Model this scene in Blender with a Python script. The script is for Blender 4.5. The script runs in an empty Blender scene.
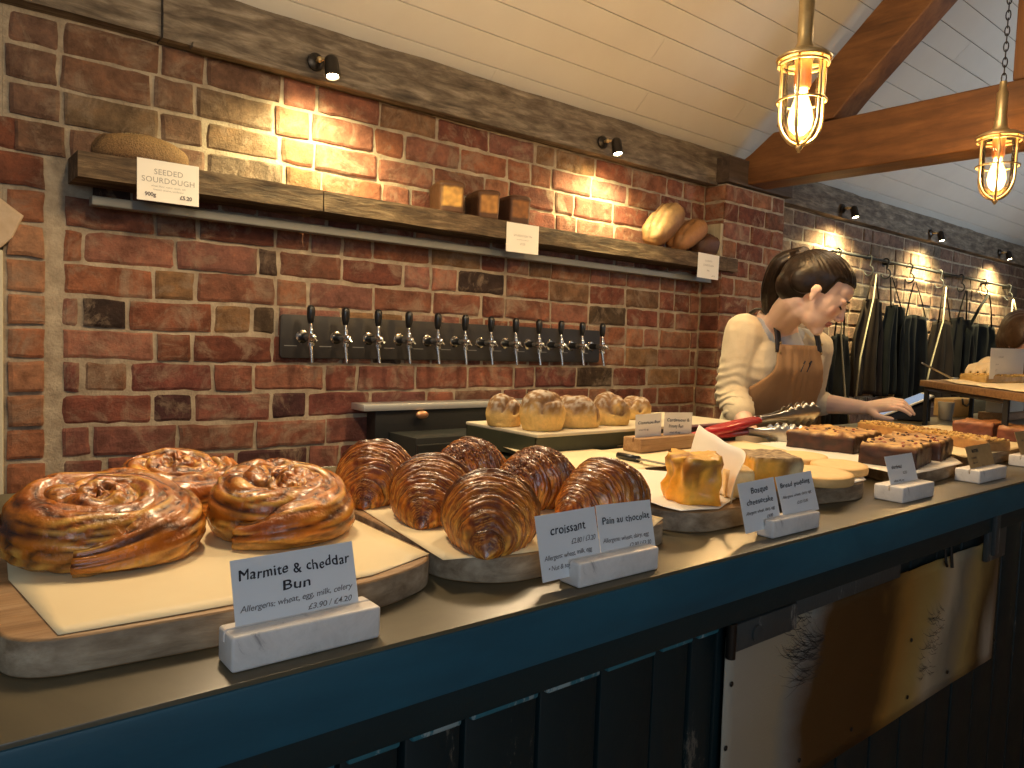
import bpy, bmesh, math, random
from mathutils import Vector, Matrix, noise, Quaternion
R=random.Random(7)
COL=bpy.context.scene.collection
PI=math.pi
V=Vector
# ---------------------------------------------------------------- camera
F=745.0
ex=V((923,9,-745)).normalized(); ey=V((-604,65,-745)); ey=(ey-ey.dot(ex)*ex).normalized(); ez=ex.cross(ey)
CAM=V((0,0,1.282))
def at(px,py,x=None,y=None,z=None):
    c=V((px-512,384-py,-F)); v=V((ex.dot(c),ey.dot(c),ez.dot(c)))
    if x is not None:t=x/v.x
    elif y is not None:t=y/v.y
    else:t=(z-CAM.z)/v.z
    return CAM+v*t
cd=bpy.data.cameras.new('camera'); cam=bpy.data.objects.new('camera',cd); COL.objects.link(cam)
m=Matrix((ex,ey,ez)).to_4x4(); m.translation=CAM; cam.matrix_world=m
cd.sensor_width=36; cd.lens=F*36/1024; cd.clip_start=.02; cd.clip_end=60
bpy.context.scene.camera=cam
# ---------------------------------------------------------------- helpers
def link(o,parent=None):
    COL.objects.link(o)
    if parent is not None:o.parent=parent
    return o
def empty(name,loc,rz=0,rot=None):
    o=bpy.data.objects.new(name,None); o.location=loc; o.rotation_euler=rot if rot else (0,0,rz); o.empty_display_size=.02
    return link(o)
def tag(o,label=None,cat=None,group=None,kind=None):
    if label:o['label']=label
    if cat:o['category']=cat
    if group:o['group']=group
    if kind:o['kind']=kind
    return o
def thing(name,label,cat,loc=(0,0,0),rz=0,group=None,rot=None):
    return tag(empty(name,loc,rz,rot),label,cat,group)
def mesh_ob(name,verts,faces,mt,parent=None,smooth=False,cols=None,loc=None,recalc=True):
    me=bpy.data.meshes.new(name); me.from_pydata([tuple(v) for v in verts],[],faces)
    if recalc:
        bm=bmesh.new(); bm.from_mesh(me); bmesh.ops.recalc_face_normals(bm,faces=bm.faces); bm.to_mesh(me); bm.free()
    if cols:
        a=me.color_attributes.new('Col','FLOAT_COLOR','POINT')
        for i,c in enumerate(cols): a.data[i].color=(c[0],c[1],c[2],1)
    me.materials.append(mt)
    if smooth: me.polygons.foreach_set('use_smooth',[True]*len(me.polygons))
    o=bpy.data.objects.new(name,me)
    if loc is not None:o.location=loc
    return link(o,parent)
class MB:
    def __init__(s): s.v=[]; s.f=[]; s.c=[]
    def add(s,vs,fs,col=(1,1,1)):
        n=len(s.v); s.v+= [V(v) for v in vs]; s.f+=[tuple(i+n for i in f) for f in fs]; s.c+=[col]*len(vs)
    def bm(s,b,col=(1,1,1)):
        b.verts.ensure_lookup_table(); b.verts.index_update()
        s.add([v.co.copy() for v in b.verts],[[v.index for v in f.verts] for f in b.faces],col); b.free()
    def box(s,x0,x1,y0,y1,z0,z1,bev=0,col=(1,1,1),mat=None,seg=2):
        b=bmesh.new(); bmesh.ops.create_cube(b,size=1)
        for v in b.verts: v.co=V(((x0+x1)/2+v.co.x*(x1-x0),(y0+y1)/2+v.co.y*(y1-y0),(z0+z1)/2+v.co.z*(z1-z0)))
        if bev: bmesh.ops.bevel(b,geom=b.edges[:],offset=bev,segments=seg,profile=.5,affect='EDGES')
        if mat is not None: b.transform(mat)
        s.bm(b,col)
    def tube(s,pts,rad,n=10,cap=True,col=(1,1,1),flat=1):
        pts=[V(p) for p in pts]; rs=rad if isinstance(rad,(list,tuple)) else [rad]*len(pts)
        vs=[];fs=[];up=None
        for i,p in enumerate(pts):
            t=(pts[min(i+1,len(pts)-1)]-pts[max(i-1,0)])
            t=t.normalized() if t.length>1e-9 else V((0,0,1))
            if up is None: up=t.orthogonal().normalized()
            up=(up-up.dot(t)*t).normalized(); w=t.cross(up)
            for k in range(n):
                a=2*PI*k/n; vs.append(p+up*math.cos(a)*rs[i]+w*math.sin(a)*rs[i]*flat)
        for i in range(len(pts)-1):
            for k in range(n): fs.append((i*n+k,i*n+(k+1)%n,(i+1)*n+(k+1)%n,(i+1)*n+k))
        if cap: fs.append(tuple(range(n-1,-1,-1))); fs.append(tuple((len(pts)-1)*n+k for k in range(n)))
        s.add(vs,fs,col)
    def lathe(s,prof,n=24,mat=None,col=(1,1,1)):
        vs=[];fs=[]
        for r,z in prof:
            for k in range(n): vs.append(V((r*math.cos(2*PI*k/n),r*math.sin(2*PI*k/n),z)))
        for i in range(len(prof)-1):
            for k in range(n): fs.append((i*n+k,i*n+(k+1)%n,(i+1)*n+(k+1)%n,(i+1)*n+k))
        fs.append(tuple(range(n-1,-1,-1))); fs.append(tuple((len(prof)-1)*n+k for k in range(n)))
        if mat is not None: vs=[mat@v for v in vs]
        s.add(vs,fs,col)
    def prism(s,poly,z0,z1,bev=0,col=(1,1,1),mat=None,seg=2):
        b=bmesh.new(); vs=[b.verts.new((p[0],p[1],z0)) for p in poly]; f=b.faces.new(vs)
        r=bmesh.ops.extrude_face_region(b,geom=[f])
        for e in r['geom']:
            if isinstance(e,bmesh.types.BMVert): e.co.z=z1
        bmesh.ops.recalc_face_normals(b,faces=b.faces)
        if bev:
            ed=[e for e in b.edges if abs(e.verts[0].co.z-e.verts[1].co.z)<1e-6]
            bmesh.ops.bevel(b,geom=ed,offset=bev,segments=seg,profile=.5,affect='EDGES')
        if mat is not None:b.transform(mat)
        s.bm(b,col)
    def ell(s,c,r,rot=None,n=16,col=(1,1,1)):
        b=bmesh.new(); bmesh.ops.create_uvsphere(b,u_segments=n,v_segments=max(6,n*2//3),radius=1)
        mm=Matrix.Diagonal((r[0],r[1],r[2],1)) if isinstance(r,(tuple,list)) else Matrix.Scale(r,4)
        if rot is not None: mm=rot@mm
        b.transform(Matrix.Translation(V(c))@mm); s.bm(b,col)
    def cap(s,p0,r0,p1,r1,n=12,k=3):
        p0=V(p0);p1=V(p1);d=(p1-p0);L=d.length;d=d/L if L else V((0,0,1))
        pts=[];rs=[]
        for i in range(k+1):
            a=PI/2*(1-i/k); pts.append(p0-d*math.sin(a)*r0); rs.append(max(r0*math.cos(a),1e-4))
        for i in range(k+1):
            a=PI/2*i/k; pts.append(p1+d*math.sin(a)*r1); rs.append(max(r1*math.cos(a),1e-4))
        s.tube(pts,rs,n)
    def build(s,name,mt,parent=None,smooth=False,cols=False,loc=None,auto=None):
        o=mesh_ob(name,s.v,s.f,mt,parent,smooth,s.c if cols else None,loc)
        if auto is not None:
            smooth_angle(o,auto)
        return o
def smooth_angle(o,deg=40):
    me=o.data; me.polygons.foreach_set('use_smooth',[True]*len(me.polygons))
    bm=bmesh.new(); bm.from_mesh(me)
    for e in bm.edges:
        if len(e.link_faces)==2 and e.calc_face_angle(0)>math.radians(deg): e.smooth=False
    bm.to_mesh(me); bm.free()
def evaluated_mesh(o):
    dg=bpy.context.evaluated_depsgraph_get(); dg.update()
    return bpy.data.meshes.new_from_object(o.evaluated_get(dg))
def remesh(mb,name,mt,parent,vox=.005,sm=6,colfn=None,defo=None):
    me=bpy.data.meshes.new(name); me.from_pydata([tuple(v) for v in mb.v],[],mb.f)
    bm=bmesh.new(); bm.from_mesh(me); bmesh.ops.recalc_face_normals(bm,faces=bm.faces); bm.to_mesh(me); bm.free()
    o=bpy.data.objects.new(name+'_raw',me); link(o)
    r=o.modifiers.new('r','REMESH'); r.mode='VOXEL'; r.voxel_size=vox; r.adaptivity=0
    s=o.modifiers.new('s','SMOOTH'); s.iterations=sm; s.factor=.6
    m2=evaluated_mesh(o); bpy.data.objects.remove(o); bpy.data.meshes.remove(me)
    m2.name=name
    if defo:
        for v in m2.vertices: v.co=defo(v.co.copy())
    if colfn:
        a=m2.color_attributes.new('Col','FLOAT_COLOR','POINT')
        for i,v in enumerate(m2.vertices):
            c=colfn(v.co); a.data[i].color=(c[0],c[1],c[2],1)
    m2.materials.clear(); m2.materials.append(mt)
    m2.polygons.foreach_set('use_smooth',[True]*len(m2.polygons))
    return link(bpy.data.objects.new(name,m2),parent)
def copy_tree(o,parent=None):
    c=o.copy(); COL.objects.link(c); c.parent=parent
    for ch in [x for x in bpy.data.objects if x.parent is o]: copy_tree(ch,c)
    return c
def nz(p,s=1.0): return noise.noise(V(p)*s)
def fbm(p,s=1.0,o=4):
    return sum(noise.noise(V(p)*s*2**i)/2**i for i in range(o))
def mix(a,b,t):
    t=max(0,min(1,t)); return tuple(a[i]+(b[i]-a[i])*t for i in range(3))
def ss(a,b,x):
    t=max(0,min(1,(x-a)/(b-a))); return t*t*(3-2*t)
# ---------------------------------------------------------------- materials
def newmat(name):
    mt=bpy.data.materials.new(name); mt.use_nodes=True; nt=mt.node_tree
    return mt,nt,nt.nodes['Principled BSDF']
def coords(nt,scale=(1,1,1),src='Object'):
    tc=nt.nodes.new('ShaderNodeTexCoord'); mp=nt.nodes.new('ShaderNodeMapping'); mp.inputs['Scale'].default_value=scale
    nt.links.new(tc.outputs[src],mp.inputs['Vector']); return mp.outputs['Vector']
def noi(nt,vec,scale,detail=5,rough=.6,dist=0):
    n=nt.nodes.new('ShaderNodeTexNoise'); n.inputs['Scale'].default_value=scale; n.inputs['Detail'].default_value=detail
    n.inputs['Roughness'].default_value=rough; n.inputs['Distortion'].default_value=dist
    nt.links.new(vec,n.inputs['Vector']); return n.outputs['Fac']
def ramp(nt,fac,stops):
    r=nt.nodes.new('ShaderNodeValToRGB'); e=r.color_ramp.elements
    while len(e)<len(stops): e.new(.5)
    for i,(p,c) in enumerate(stops): e[i].position=p; e[i].color=(c[0],c[1],c[2],1)
    nt.links.new(fac,r.inputs['Fac']); return r.outputs['Color']
def bump(nt,b,h,st=.3,dist=.01):
    n=nt.nodes.new('ShaderNodeBump'); n.inputs['Strength'].default_value=st; n.inputs['Distance'].default_value=dist
    nt.links.new(h,n.inputs['Height']); nt.links.new(n.outputs['Normal'],b.inputs['Normal'])
def M(name,col,rough=.5,metal=0,var=None,vs=20,bmp=0,bs=60,bd=.002,coat=0,scale=(1,1,1),emis=None,es=0,spec=None,sheen=0):
    mt,nt,b=newmat(name); b.inputs['Roughness'].default_value=rough; b.inputs['Metallic'].default_value=metal
    b.inputs['Base Color'].default_value=(*col,1); vec=coords(nt,scale)
    if var is not None:
        f=noi(nt,vec,vs); nt.links.new(ramp(nt,f,[(.3,col),(.7,var)]),b.inputs['Base Color'])
    if bmp: bump(nt,b,noi(nt,vec,bs),bmp,bd)
    if coat: b.inputs['Coat Weight'].default_value=coat; b.inputs['Coat Roughness'].default_value=.12
    if emis: b.inputs['Emission Color'].default_value=(*emis,1); b.inputs['Emission Strength'].default_value=es
    if spec is not None:b.inputs['Specular IOR Level'].default_value=spec
    if sheen:b.inputs['Sheen Weight'].default_value=sheen
    return mt
def MV(name,rough=.5,coat=0,bmp=0,bs=100,bd=.002,metal=0,var=0,vs=40,spec=None,sss=0,scale=(1,1,1)):
    """vertex-coloured material: the colour attribute holds each thing's own baked / brick / cloth colour"""
    mt,nt,b=newmat(name); a=nt.nodes.new('ShaderNodeAttribute'); a.attribute_name='Col'
    vec=coords(nt,scale)
    if var:
        mx=nt.nodes.new('ShaderNodeMix'); mx.data_type='RGBA'; mx.blend_type='MULTIPLY'; mx.inputs['Factor'].default_value=1
        f=noi(nt,vec,vs); c=ramp(nt,f,[(.25,(1-var,)*3),(.75,(1+var,)*3)])
        nt.links.new(a.outputs['Color'],mx.inputs['A']); nt.links.new(c,mx.inputs['B']); nt.links.new(mx.outputs['Result'],b.inputs['Base Color'])
    else: nt.links.new(a.outputs['Color'],b.inputs['Base Color'])
    b.inputs['Roughness'].default_value=rough; b.inputs['Metallic'].default_value=metal
    if coat: b.inputs['Coat Weight'].default_value=coat; b.inputs['Coat Roughness'].default_value=.15
    if bmp: bump(nt,b,noi(nt,vec,bs),bmp,bd)
    if spec is not None:b.inputs['Specular IOR Level'].default_value=spec
    if sss:
        b.inputs['Subsurface Weight'].default_value=sss; b.inputs['Subsurface Radius'].default_value=(.02,.008,.004); b.inputs['Subsurface Scale'].default_value=.5
    return mt
def wood(name,c1,c2,c3,axis='x',scale=1,rough=.6,bmp=.3,dark=None,stretch=14):
    mt,nt,b=newmat(name); s={'x':(1,stretch,stretch),'y':(stretch,1,stretch),'z':(stretch,stretch,1)}[axis]
    vec=coords(nt,tuple(k*scale for k in s)); f=noi(nt,vec,2.2,8,.65,.6)
    c=ramp(nt,f,[(.25,c1),(.5,c2),(.75,c3)])
    if dark:
        v2=coords(nt,tuple(k*scale for k in {'x':(1,3,3),'y':(3,1,3),'z':(3,3,1)}[axis])); g=noi(nt,v2,3,4)
        mx=nt.nodes.new('ShaderNodeMix'); mx.data_type='RGBA'; mx.blend_type='MULTIPLY'; mx.inputs['Factor'].default_value=1
        nt.links.new(c,mx.inputs['A']); nt.links.new(ramp(nt,g,[(.35,dark),(.65,(1,1,1))]),mx.inputs['B']); c=mx.outputs['Result']
    nt.links.new(c,b.inputs['Base Color']); b.inputs['Roughness'].default_value=rough
    bump(nt,b,f,bmp,.004); return mt
def brickmat():
    mt,nt,b=newmat('brick'); a=nt.nodes.new('ShaderNodeAttribute'); a.attribute_name='Col'; vec=coords(nt)
    def mixn(mode,fac,A,B):
        m_=nt.nodes.new('ShaderNodeMix'); m_.data_type='RGBA'; m_.blend_type=mode
        if isinstance(fac,float): m_.inputs['Factor'].default_value=fac
        else: nt.links.new(fac,m_.inputs['Factor'])
        nt.links.new(A,m_.inputs['A'])
        if isinstance(B,tuple): m_.inputs['B'].default_value=(*B,1)
        else: nt.links.new(B,m_.inputs['B'])
        return m_.outputs['Result']
    c=mixn('MULTIPLY',1.0,a.outputs['Color'],ramp(nt,noi(nt,vec,17,8,.7),[(.28,(.42,.38,.36)),(.5,(.95,.95,.95)),(.72,(1.6,1.45,1.3))]))
    lime=ramp(nt,noi(nt,vec,9,7,.72,.8),[(.50,(0,0,0)),(.66,(.70,.70,.70))])
    c=mixn('MIX',lime,c,(.37,.27,.185))
    soot=ramp(nt,noi(nt,vec,2.1,4,.6),[(.55,(0,0,0)),(.75,(.45,.45,.45))])
    c=mixn('MIX',soot,c,(.10,.055,.038))
    nt.links.new(c,b.inputs['Base Color']); b.inputs['Roughness'].default_value=.85; b.inputs['Specular IOR Level'].default_value=.25
    bump(nt,b,noi(nt,vec,55,10,.75),1.0,.009); return mt
BRICK=brickmat()
MORTAR=M('mortar',(.27,.21,.145),.95,var=(.50,.41,.29),vs=22,bmp=1.0,bs=120,bd=.004,spec=.2)
PLATEW=wood('weathered_timber',(.055,.042,.030),(.19,.148,.104),(.38,.32,.24),'x',3.2,.85,1.0,(.50,.47,.45),6)
SHELFW=wood('shelf_timber',(.035,.021,.011),(.14,.088,.044),(.31,.22,.125),'x',3.6,.8,1.0,(.42,.38,.34),7)
OAK=wood('oak_beam',(.10,.040,.012),(.19,.078,.022),(.27,.12,.038),'y',1.3,.55,.25,(.6,.55,.5),9)
BOARDW=wood('serving_board_wood',(.24,.13,.055),(.40,.235,.11),(.52,.34,.18),'x',3,.5,.25,(.8,.74,.66))
BOARDE=wood('board_edge',(.22,.15,.09),(.42,.32,.21),(.60,.48,.34),'x',5,.65,.5,(.5,.44,.38),4)
PLANK=M('ceiling_paint',(.66,.62,.54),.6,var=(.60,.55,.47),vs=2.0,bmp=.05,bs=8)
GAP=M('ceiling_backing',(.18,.15,.11),.9)
PAPER=M('parchment',(.86,.70,.42),.55,var=(.90,.76,.48),vs=8,bmp=.1,bs=30)
WPAPER=M('white_parchment',(.86,.80,.70),.5,var=(.9,.86,.78),vs=8)
CARD=M('card_white',(.80,.82,.84),.55,bmp=.02,bs=200)
CARDW=M('card_cream',(.85,.80,.70),.55)
KRAFT=M('kraft_card',(.42,.27,.11),.7,var=(.5,.33,.15),vs=60)
INK=M('ink',(.02,.02,.03),.5)
INK2=M('faded_ink',(.16,.14,.14),.6)
GREYINK=M('grey_ink',(.35,.32,.28),.6)
BLACK=M('black_plastic',(.012,.012,.012),.3,coat=.3)
BLACKM=M('black_metal',(.02,.02,.02),.45,metal=.3)
CHROME=M('chrome',(.75,.74,.72),.16,metal=1)
STEEL=M('stainless_steel',(.55,.54,.52),.3,metal=1,var=(.45,.44,.42),vs=30)
BRASS=M('aged_brass',(.62,.46,.24),.42,metal=.85,var=(.45,.33,.16),vs=30)
RED=M('red_rubber',(.42,.012,.018),.35,coat=.2)
SPOTM=M('spot_metal',(.05,.042,.035),.4,metal=.8)
HAIR=M('dark_hair',(.006,.004,.003),.40,spec=.28,var=(.020,.011,.007),vs=40,bmp=.6,bs=90,bd=.002,scale=(1,1,1))
# marble
def marble():
    mt,nt,b=newmat('marble'); vec=coords(nt); f=noi(nt,vec,14,7,.7,2.5)
    nt.links.new(ramp(nt,f,[(.3,(.36,.33,.32)),(.40,(.74,.70,.66)),(.6,(.84,.80,.76)),(.8,(.70,.58,.44))]),b.inputs['Base Color'])
    b.inputs['Roughness'].default_value=.35; bump(nt,b,noi(nt,vec,90),.15,.002); return mt
MARBLE=marble()
def counter_blue():
    mt,nt,b=newmat('blue_paint'); vec=coords(nt,(1,1,3)); f=noi(nt,vec,3,6,.6,.4)
    nt.links.new(ramp(nt,f,[(.3,(.008,.060,.095)),(.6,(.014,.095,.145)),(.8,(.024,.125,.175))]),b.inputs['Base Color'])
    b.inputs['Roughness'].default_value=.5; bump(nt,b,noi(nt,vec,40),.12,.002); return mt
BLUE=counter_blue()
def chipped(name,base,chip,lo=.62,axis=(1,1,.35)):
    mt,nt,b=newmat(name); vec=coords(nt,axis); f=noi(nt,vec,16,8,.75)
    g=noi(nt,coords(nt),3,3)
    c=ramp(nt,f,[(0,base),(lo,tuple(k*1.4 for k in base)),(lo+.03,chip),(1,chip)])
    nt.links.new(c,b.inputs['Base Color']); b.inputs['Roughness'].default_value=.45
    bump(nt,b,f,.4,.003); return mt
GREENW=chipped('chipped_green_paint',(.0022,.010,.012),(.11,.10,.08),.64)
TEALW=chipped('chipped_teal_edge',(.02,.11,.14),(.30,.38,.38),.52)
BRACK=chipped('worn_grey_steel',(.035,.04,.04),(.22,.22,.20),.58)
def worktop():
    mt,nt,b=newmat('worktop_zinc'); vec=coords(nt); f=noi(nt,vec,5,8,.65,.5)
    nt.links.new(ramp(nt,f,[(.3,(.065,.052,.028)),(.55,(.105,.084,.046)),(.8,(.15,.122,.07))]),b.inputs['Base Color'])
    b.inputs['Roughness'].default_value=.32; bump(nt,b,noi(nt,vec,25),.06,.002); return mt
TOPM=worktop()
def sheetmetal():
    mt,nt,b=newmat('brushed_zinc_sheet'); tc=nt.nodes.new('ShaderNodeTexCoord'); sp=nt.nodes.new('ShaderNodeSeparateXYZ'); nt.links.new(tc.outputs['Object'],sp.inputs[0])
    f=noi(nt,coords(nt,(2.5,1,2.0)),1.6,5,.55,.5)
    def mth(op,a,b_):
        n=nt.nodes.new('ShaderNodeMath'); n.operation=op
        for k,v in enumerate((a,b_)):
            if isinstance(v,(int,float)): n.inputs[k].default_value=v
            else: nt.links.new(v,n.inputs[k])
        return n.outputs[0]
    u=mth('ADD',sp.outputs['X'],mth('MULTIPLY',sp.outputs['Z'],-.28))   # reflections painted into the colour, leaning across the sheet
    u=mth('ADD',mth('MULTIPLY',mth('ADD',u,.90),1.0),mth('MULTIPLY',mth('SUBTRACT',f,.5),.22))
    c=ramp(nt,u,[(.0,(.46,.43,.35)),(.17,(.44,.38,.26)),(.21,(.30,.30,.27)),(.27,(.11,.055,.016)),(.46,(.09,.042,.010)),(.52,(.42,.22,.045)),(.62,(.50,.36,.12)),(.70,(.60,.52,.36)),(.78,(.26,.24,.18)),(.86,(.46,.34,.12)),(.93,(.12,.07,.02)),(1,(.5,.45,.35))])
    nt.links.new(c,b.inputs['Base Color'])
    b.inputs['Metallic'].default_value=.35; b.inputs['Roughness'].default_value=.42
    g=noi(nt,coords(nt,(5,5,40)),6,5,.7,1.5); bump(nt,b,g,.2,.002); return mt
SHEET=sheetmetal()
def glass(name,col=(1,.97,.9),mixf=.12):
    mt=bpy.data.materials.new(name); mt.use_nodes=True; nt=mt.node_tree; nt.nodes.clear()
    o=nt.nodes.new('ShaderNodeOutputMaterial'); t=nt.nodes.new('ShaderNodeBsdfTransparent'); g=nt.nodes.new('ShaderNodeBsdfGlossy')
    t.inputs['Color'].default_value=(*col,1); g.inputs['Roughness'].default_value=.05; x=nt.nodes.new('ShaderNodeMixShader')
    fr=nt.nodes.new('ShaderNodeFresnel'); fr.inputs['IOR'].default_value=1.35
    nt.links.new(fr.outputs['Fac'],x.inputs['Fac']); nt.links.new(t.outputs[0],x.inputs[1]); nt.links.new(g.outputs[0],x.inputs[2]); nt.links.new(x.outputs[0],o.inputs['Surface'])
    return mt
GLASS=glass('lamp_glass')
FIL=M('bulb_glow',(1,.8,.5),.5,emis=(1,.66,.27),es=40)
def glow_glass():
    mt=bpy.data.materials.new('glowing_bulb_glass'); mt.use_nodes=True; nt=mt.node_tree; nt.nodes.clear()
    o=nt.nodes.new('ShaderNodeOutputMaterial'); t=nt.nodes.new('ShaderNodeBsdfTransparent'); e=nt.nodes.new('ShaderNodeEmission'); a=nt.nodes.new('ShaderNodeAddShader')
    e.inputs['Color'].default_value=(1,.60,.20,1); e.inputs['Strength'].default_value=3.0; t.inputs['Color'].default_value=(1,.95,.85,1)
    nt.links.new(t.outputs[0],a.inputs[0]); nt.links.new(e.outputs[0],a.inputs[1]); nt.links.new(a.outputs[0],o.inputs['Surface']); return mt
BULB=glow_glass()
LED=M('spot_led',(1,1,1),.5,emis=(1,.86,.5),es=60)
# ---------------------------------------------------------------- text
def text_geo(s,size,bold=0.0,shear=0,spacing=1.0,wob=0,seed=1,align='LEFT',wscale=1.0,fit=None):
    cu=bpy.data.curves.new('t','FONT'); cu.body=s; cu.size=size; cu.offset=bold; cu.shear=shear; cu.space_character=spacing; cu.align_x=align
    cu.resolution_u=3
    o=bpy.data.objects.new('t',cu); link(o); me=evaluated_mesh(o); bpy.data.objects.remove(o)
    vs=[]
    if fit:
        xs=[v.co.x for v in me.vertices]; wscale=fit/max(1e-6,max(xs)-min(xs))
    for v in me.vertices:
        x,y=v.co.x*wscale,v.co.y
        if wob: y+=wob*size*noise.noise(V((x/size*1.3,seed*7.3,0))); x+=wob*size*.6*noise.noise(V((x/size*1.7,seed*3.1,y/size)))
        vs.append((x,y))
    fs=[tuple(p.vertices) for p in me.polygons]; bpy.data.meshes.remove(me); bpy.data.curves.remove(cu)
    return vs,fs
def lettering(lines,mt,parent,name='lettering',off=-.0006):
    """lines: (text,x,z,size,kw) laid on the card's front face (local XZ plane, front = -Y)"""
    mb=MB()
    for i,(s,x,z,size,kw) in enumerate(lines):
        rot=kw.pop('rot',0) if kw else 0; dbl=(kw or {}).get('bold',0)>.0015*0+1e-9 and name=='name_lettering'
        vs,fs=text_geo(s,size,seed=i+1,**kw)
        ca,sa=math.cos(rot),math.sin(rot)
        mb.add([(x+a*ca-b*sa,off,z+a*sa+b*ca) for a,b in vs],fs)
        if dbl: mb.add([(x+size*.035+a*ca-b*sa,off-.00005,z+size*.02+a*sa+b*ca) for a,b in vs],fs)
    return mesh_ob(name,mb.v,mb.f,mt,parent,recalc=False)
def card(name,label,corners,Y,lines_fn,mt=CARD,ink=INK,group=None,cat='price card',thick=.0006,Y2=None):
    """corners: TL,TR,BL pixel positions of a card standing in the plane y=Y"""
    if Y2 is None: Y2=Y+.016 if (cat=='price card' and Y<.7) else Y
    tl=at(*corners[0],y=Y2); tr=at(*corners[1],y=Y2); bl=at(*corners[2],y=Y)
    X=(tr-tl); w=X.length; X.normalize(); Z=(tl-bl); h=Z.length; Z.normalize()
    Z=(Z-Z.dot(X)*X).normalized(); Yv=Z.cross(X)
    o=thing(name,label,cat,group=group); mm=Matrix((X,Yv,Z)).transposed().to_4x4(); mm.translation=bl; o.matrix_world=mm
    mb=MB(); mb.box(0,w,0,thick,0,h); c=mb.build('card_stock',mt,o)
    for lines,ik,nm in lines_fn(w,h):
        for ln in lines: lettering([ln],ik,o,nm)
    return o,w,h
# ================================================================ ROOM
D=2.24
PAL=[(.235,.085,.048),(.29,.115,.062),(.195,.066,.042),(.33,.145,.078),(.26,.105,.066),(.21,.088,.054),(.17,.060,.040),(.30,.13,.085),(.25,.11,.08)]
DARK=[(.045,.028,.022),(.06,.035,.03),(.075,.05,.03)]
OCH=[(.24,.135,.065),(.20,.11,.06)]
def wav(x,z): return .0075*noise.noise(V((x*1.6,round(z*11.5)*.35,4)))
def brick_mesh(mb,x0,x1,z0,z1,y,col,axis='y',prot=.007):
    """one brick face with worn edges; front looks to -Y (axis y) or -X (axis x)"""
    nx=max(3,int((x1-x0)/.03)); nzv=4; g=.004
    vs=[];fs=[];sd=R.random()*50; j=R.uniform(-.004,.004); x0+=.0015;x1-=.0015;z0+=.001;z1-=.001
    xs=[x0+g*R.uniform(.6,1.5),]+[x0+.012+(x1-x0-.024)*i/(nx-1) for i in range(nx)]+[x1-g*R.uniform(.6,1.5)]
    zs=[z0+g*R.uniform(.7,1.4),z0+.012]+[z0+.012+(z1-z0-.024)*i/2 for i in (1,)]+[z1-.012,z1-g*R.uniform(.7,1.4)]
    for a,x in enumerate(xs):
        for b_,z in enumerate(zs):
            e=(a in(0,len(xs)-1))+(b_ in(0,len(zs)-1))
            d=prot+j+.0018*noise.noise(V((x*30+sd,z*30,0)))-(.0045 if e==1 else .0065 if e==2 else 0)
            ox=.0055*noise.noise(V((x*28,z*28,sd))); oz=.0050*noise.noise(V((x*24,z*24,sd+9)))+wav(x,z)
            vs.append((x+ox,y-d,z+oz) if axis=='y' else (y-d,x+ox,z+oz))
    n=len(zs)
    for a in range(len(xs)-1):
        for b_ in range(n-1): fs.append((a*n+b_,(a+1)*n+b_,(a+1)*n+b_+1,a*n+b_+1))
    # sides back into the mortar
    ring=[a*n for a in range(len(xs))]+[(len(xs)-1)*n+b_ for b_ in range(1,n)]+[a*n+n-1 for a in range(len(xs)-2,-1,-1)]+[b_ for b_ in range(n-2,0,-1)]
    m0=len(vs)
    for i in ring:
        v=vs[i]; vs.append((v[0],y+.004,v[2]) if axis=='y' else (y+.004,v[1],v[2]))
    for k in range(len(ring)): fs.append((ring[k],ring[(k+1)%len(ring)],m0+(k+1)%len(ring),m0+k))
    mb.add(vs,fs,col)
def rc(dark=.05,och=.10):
    r=R.random()
    c=R.choice(DARK) if r<dark else R.choice(OCH) if r<dark+och else R.choice(PAL)
    k=R.uniform(.82,1.18); return tuple(v*k for v in c)
PZ=.0868
def course_z(k): return 1.013+PZ*(k-1)     # joint centre below row k
ROWS={7:([.306,.525,.641,.864,.978,1.087],''),6:([.306,.352,.582,.815,.876,1.09],'...d'),5:([.306,.524,.635,.868],'.o'),
      4:([.302,.349,.459,.684,.799,.874],'.d.o'),3:([.306,.531,.629,.860,1.095],''),2:([.304,.351,.464,.689,.804,1.035,1.148],'.o....'),
      1:([.302,.524,.635,.864,.977,1.203],'.d.d'),0:([.302,.374,.59,.813,1.043],''),8:([.37,.468,.634,.701,.811,1.031,1.141],'d.....')}
PPL=(.16,.045,.055)
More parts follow.
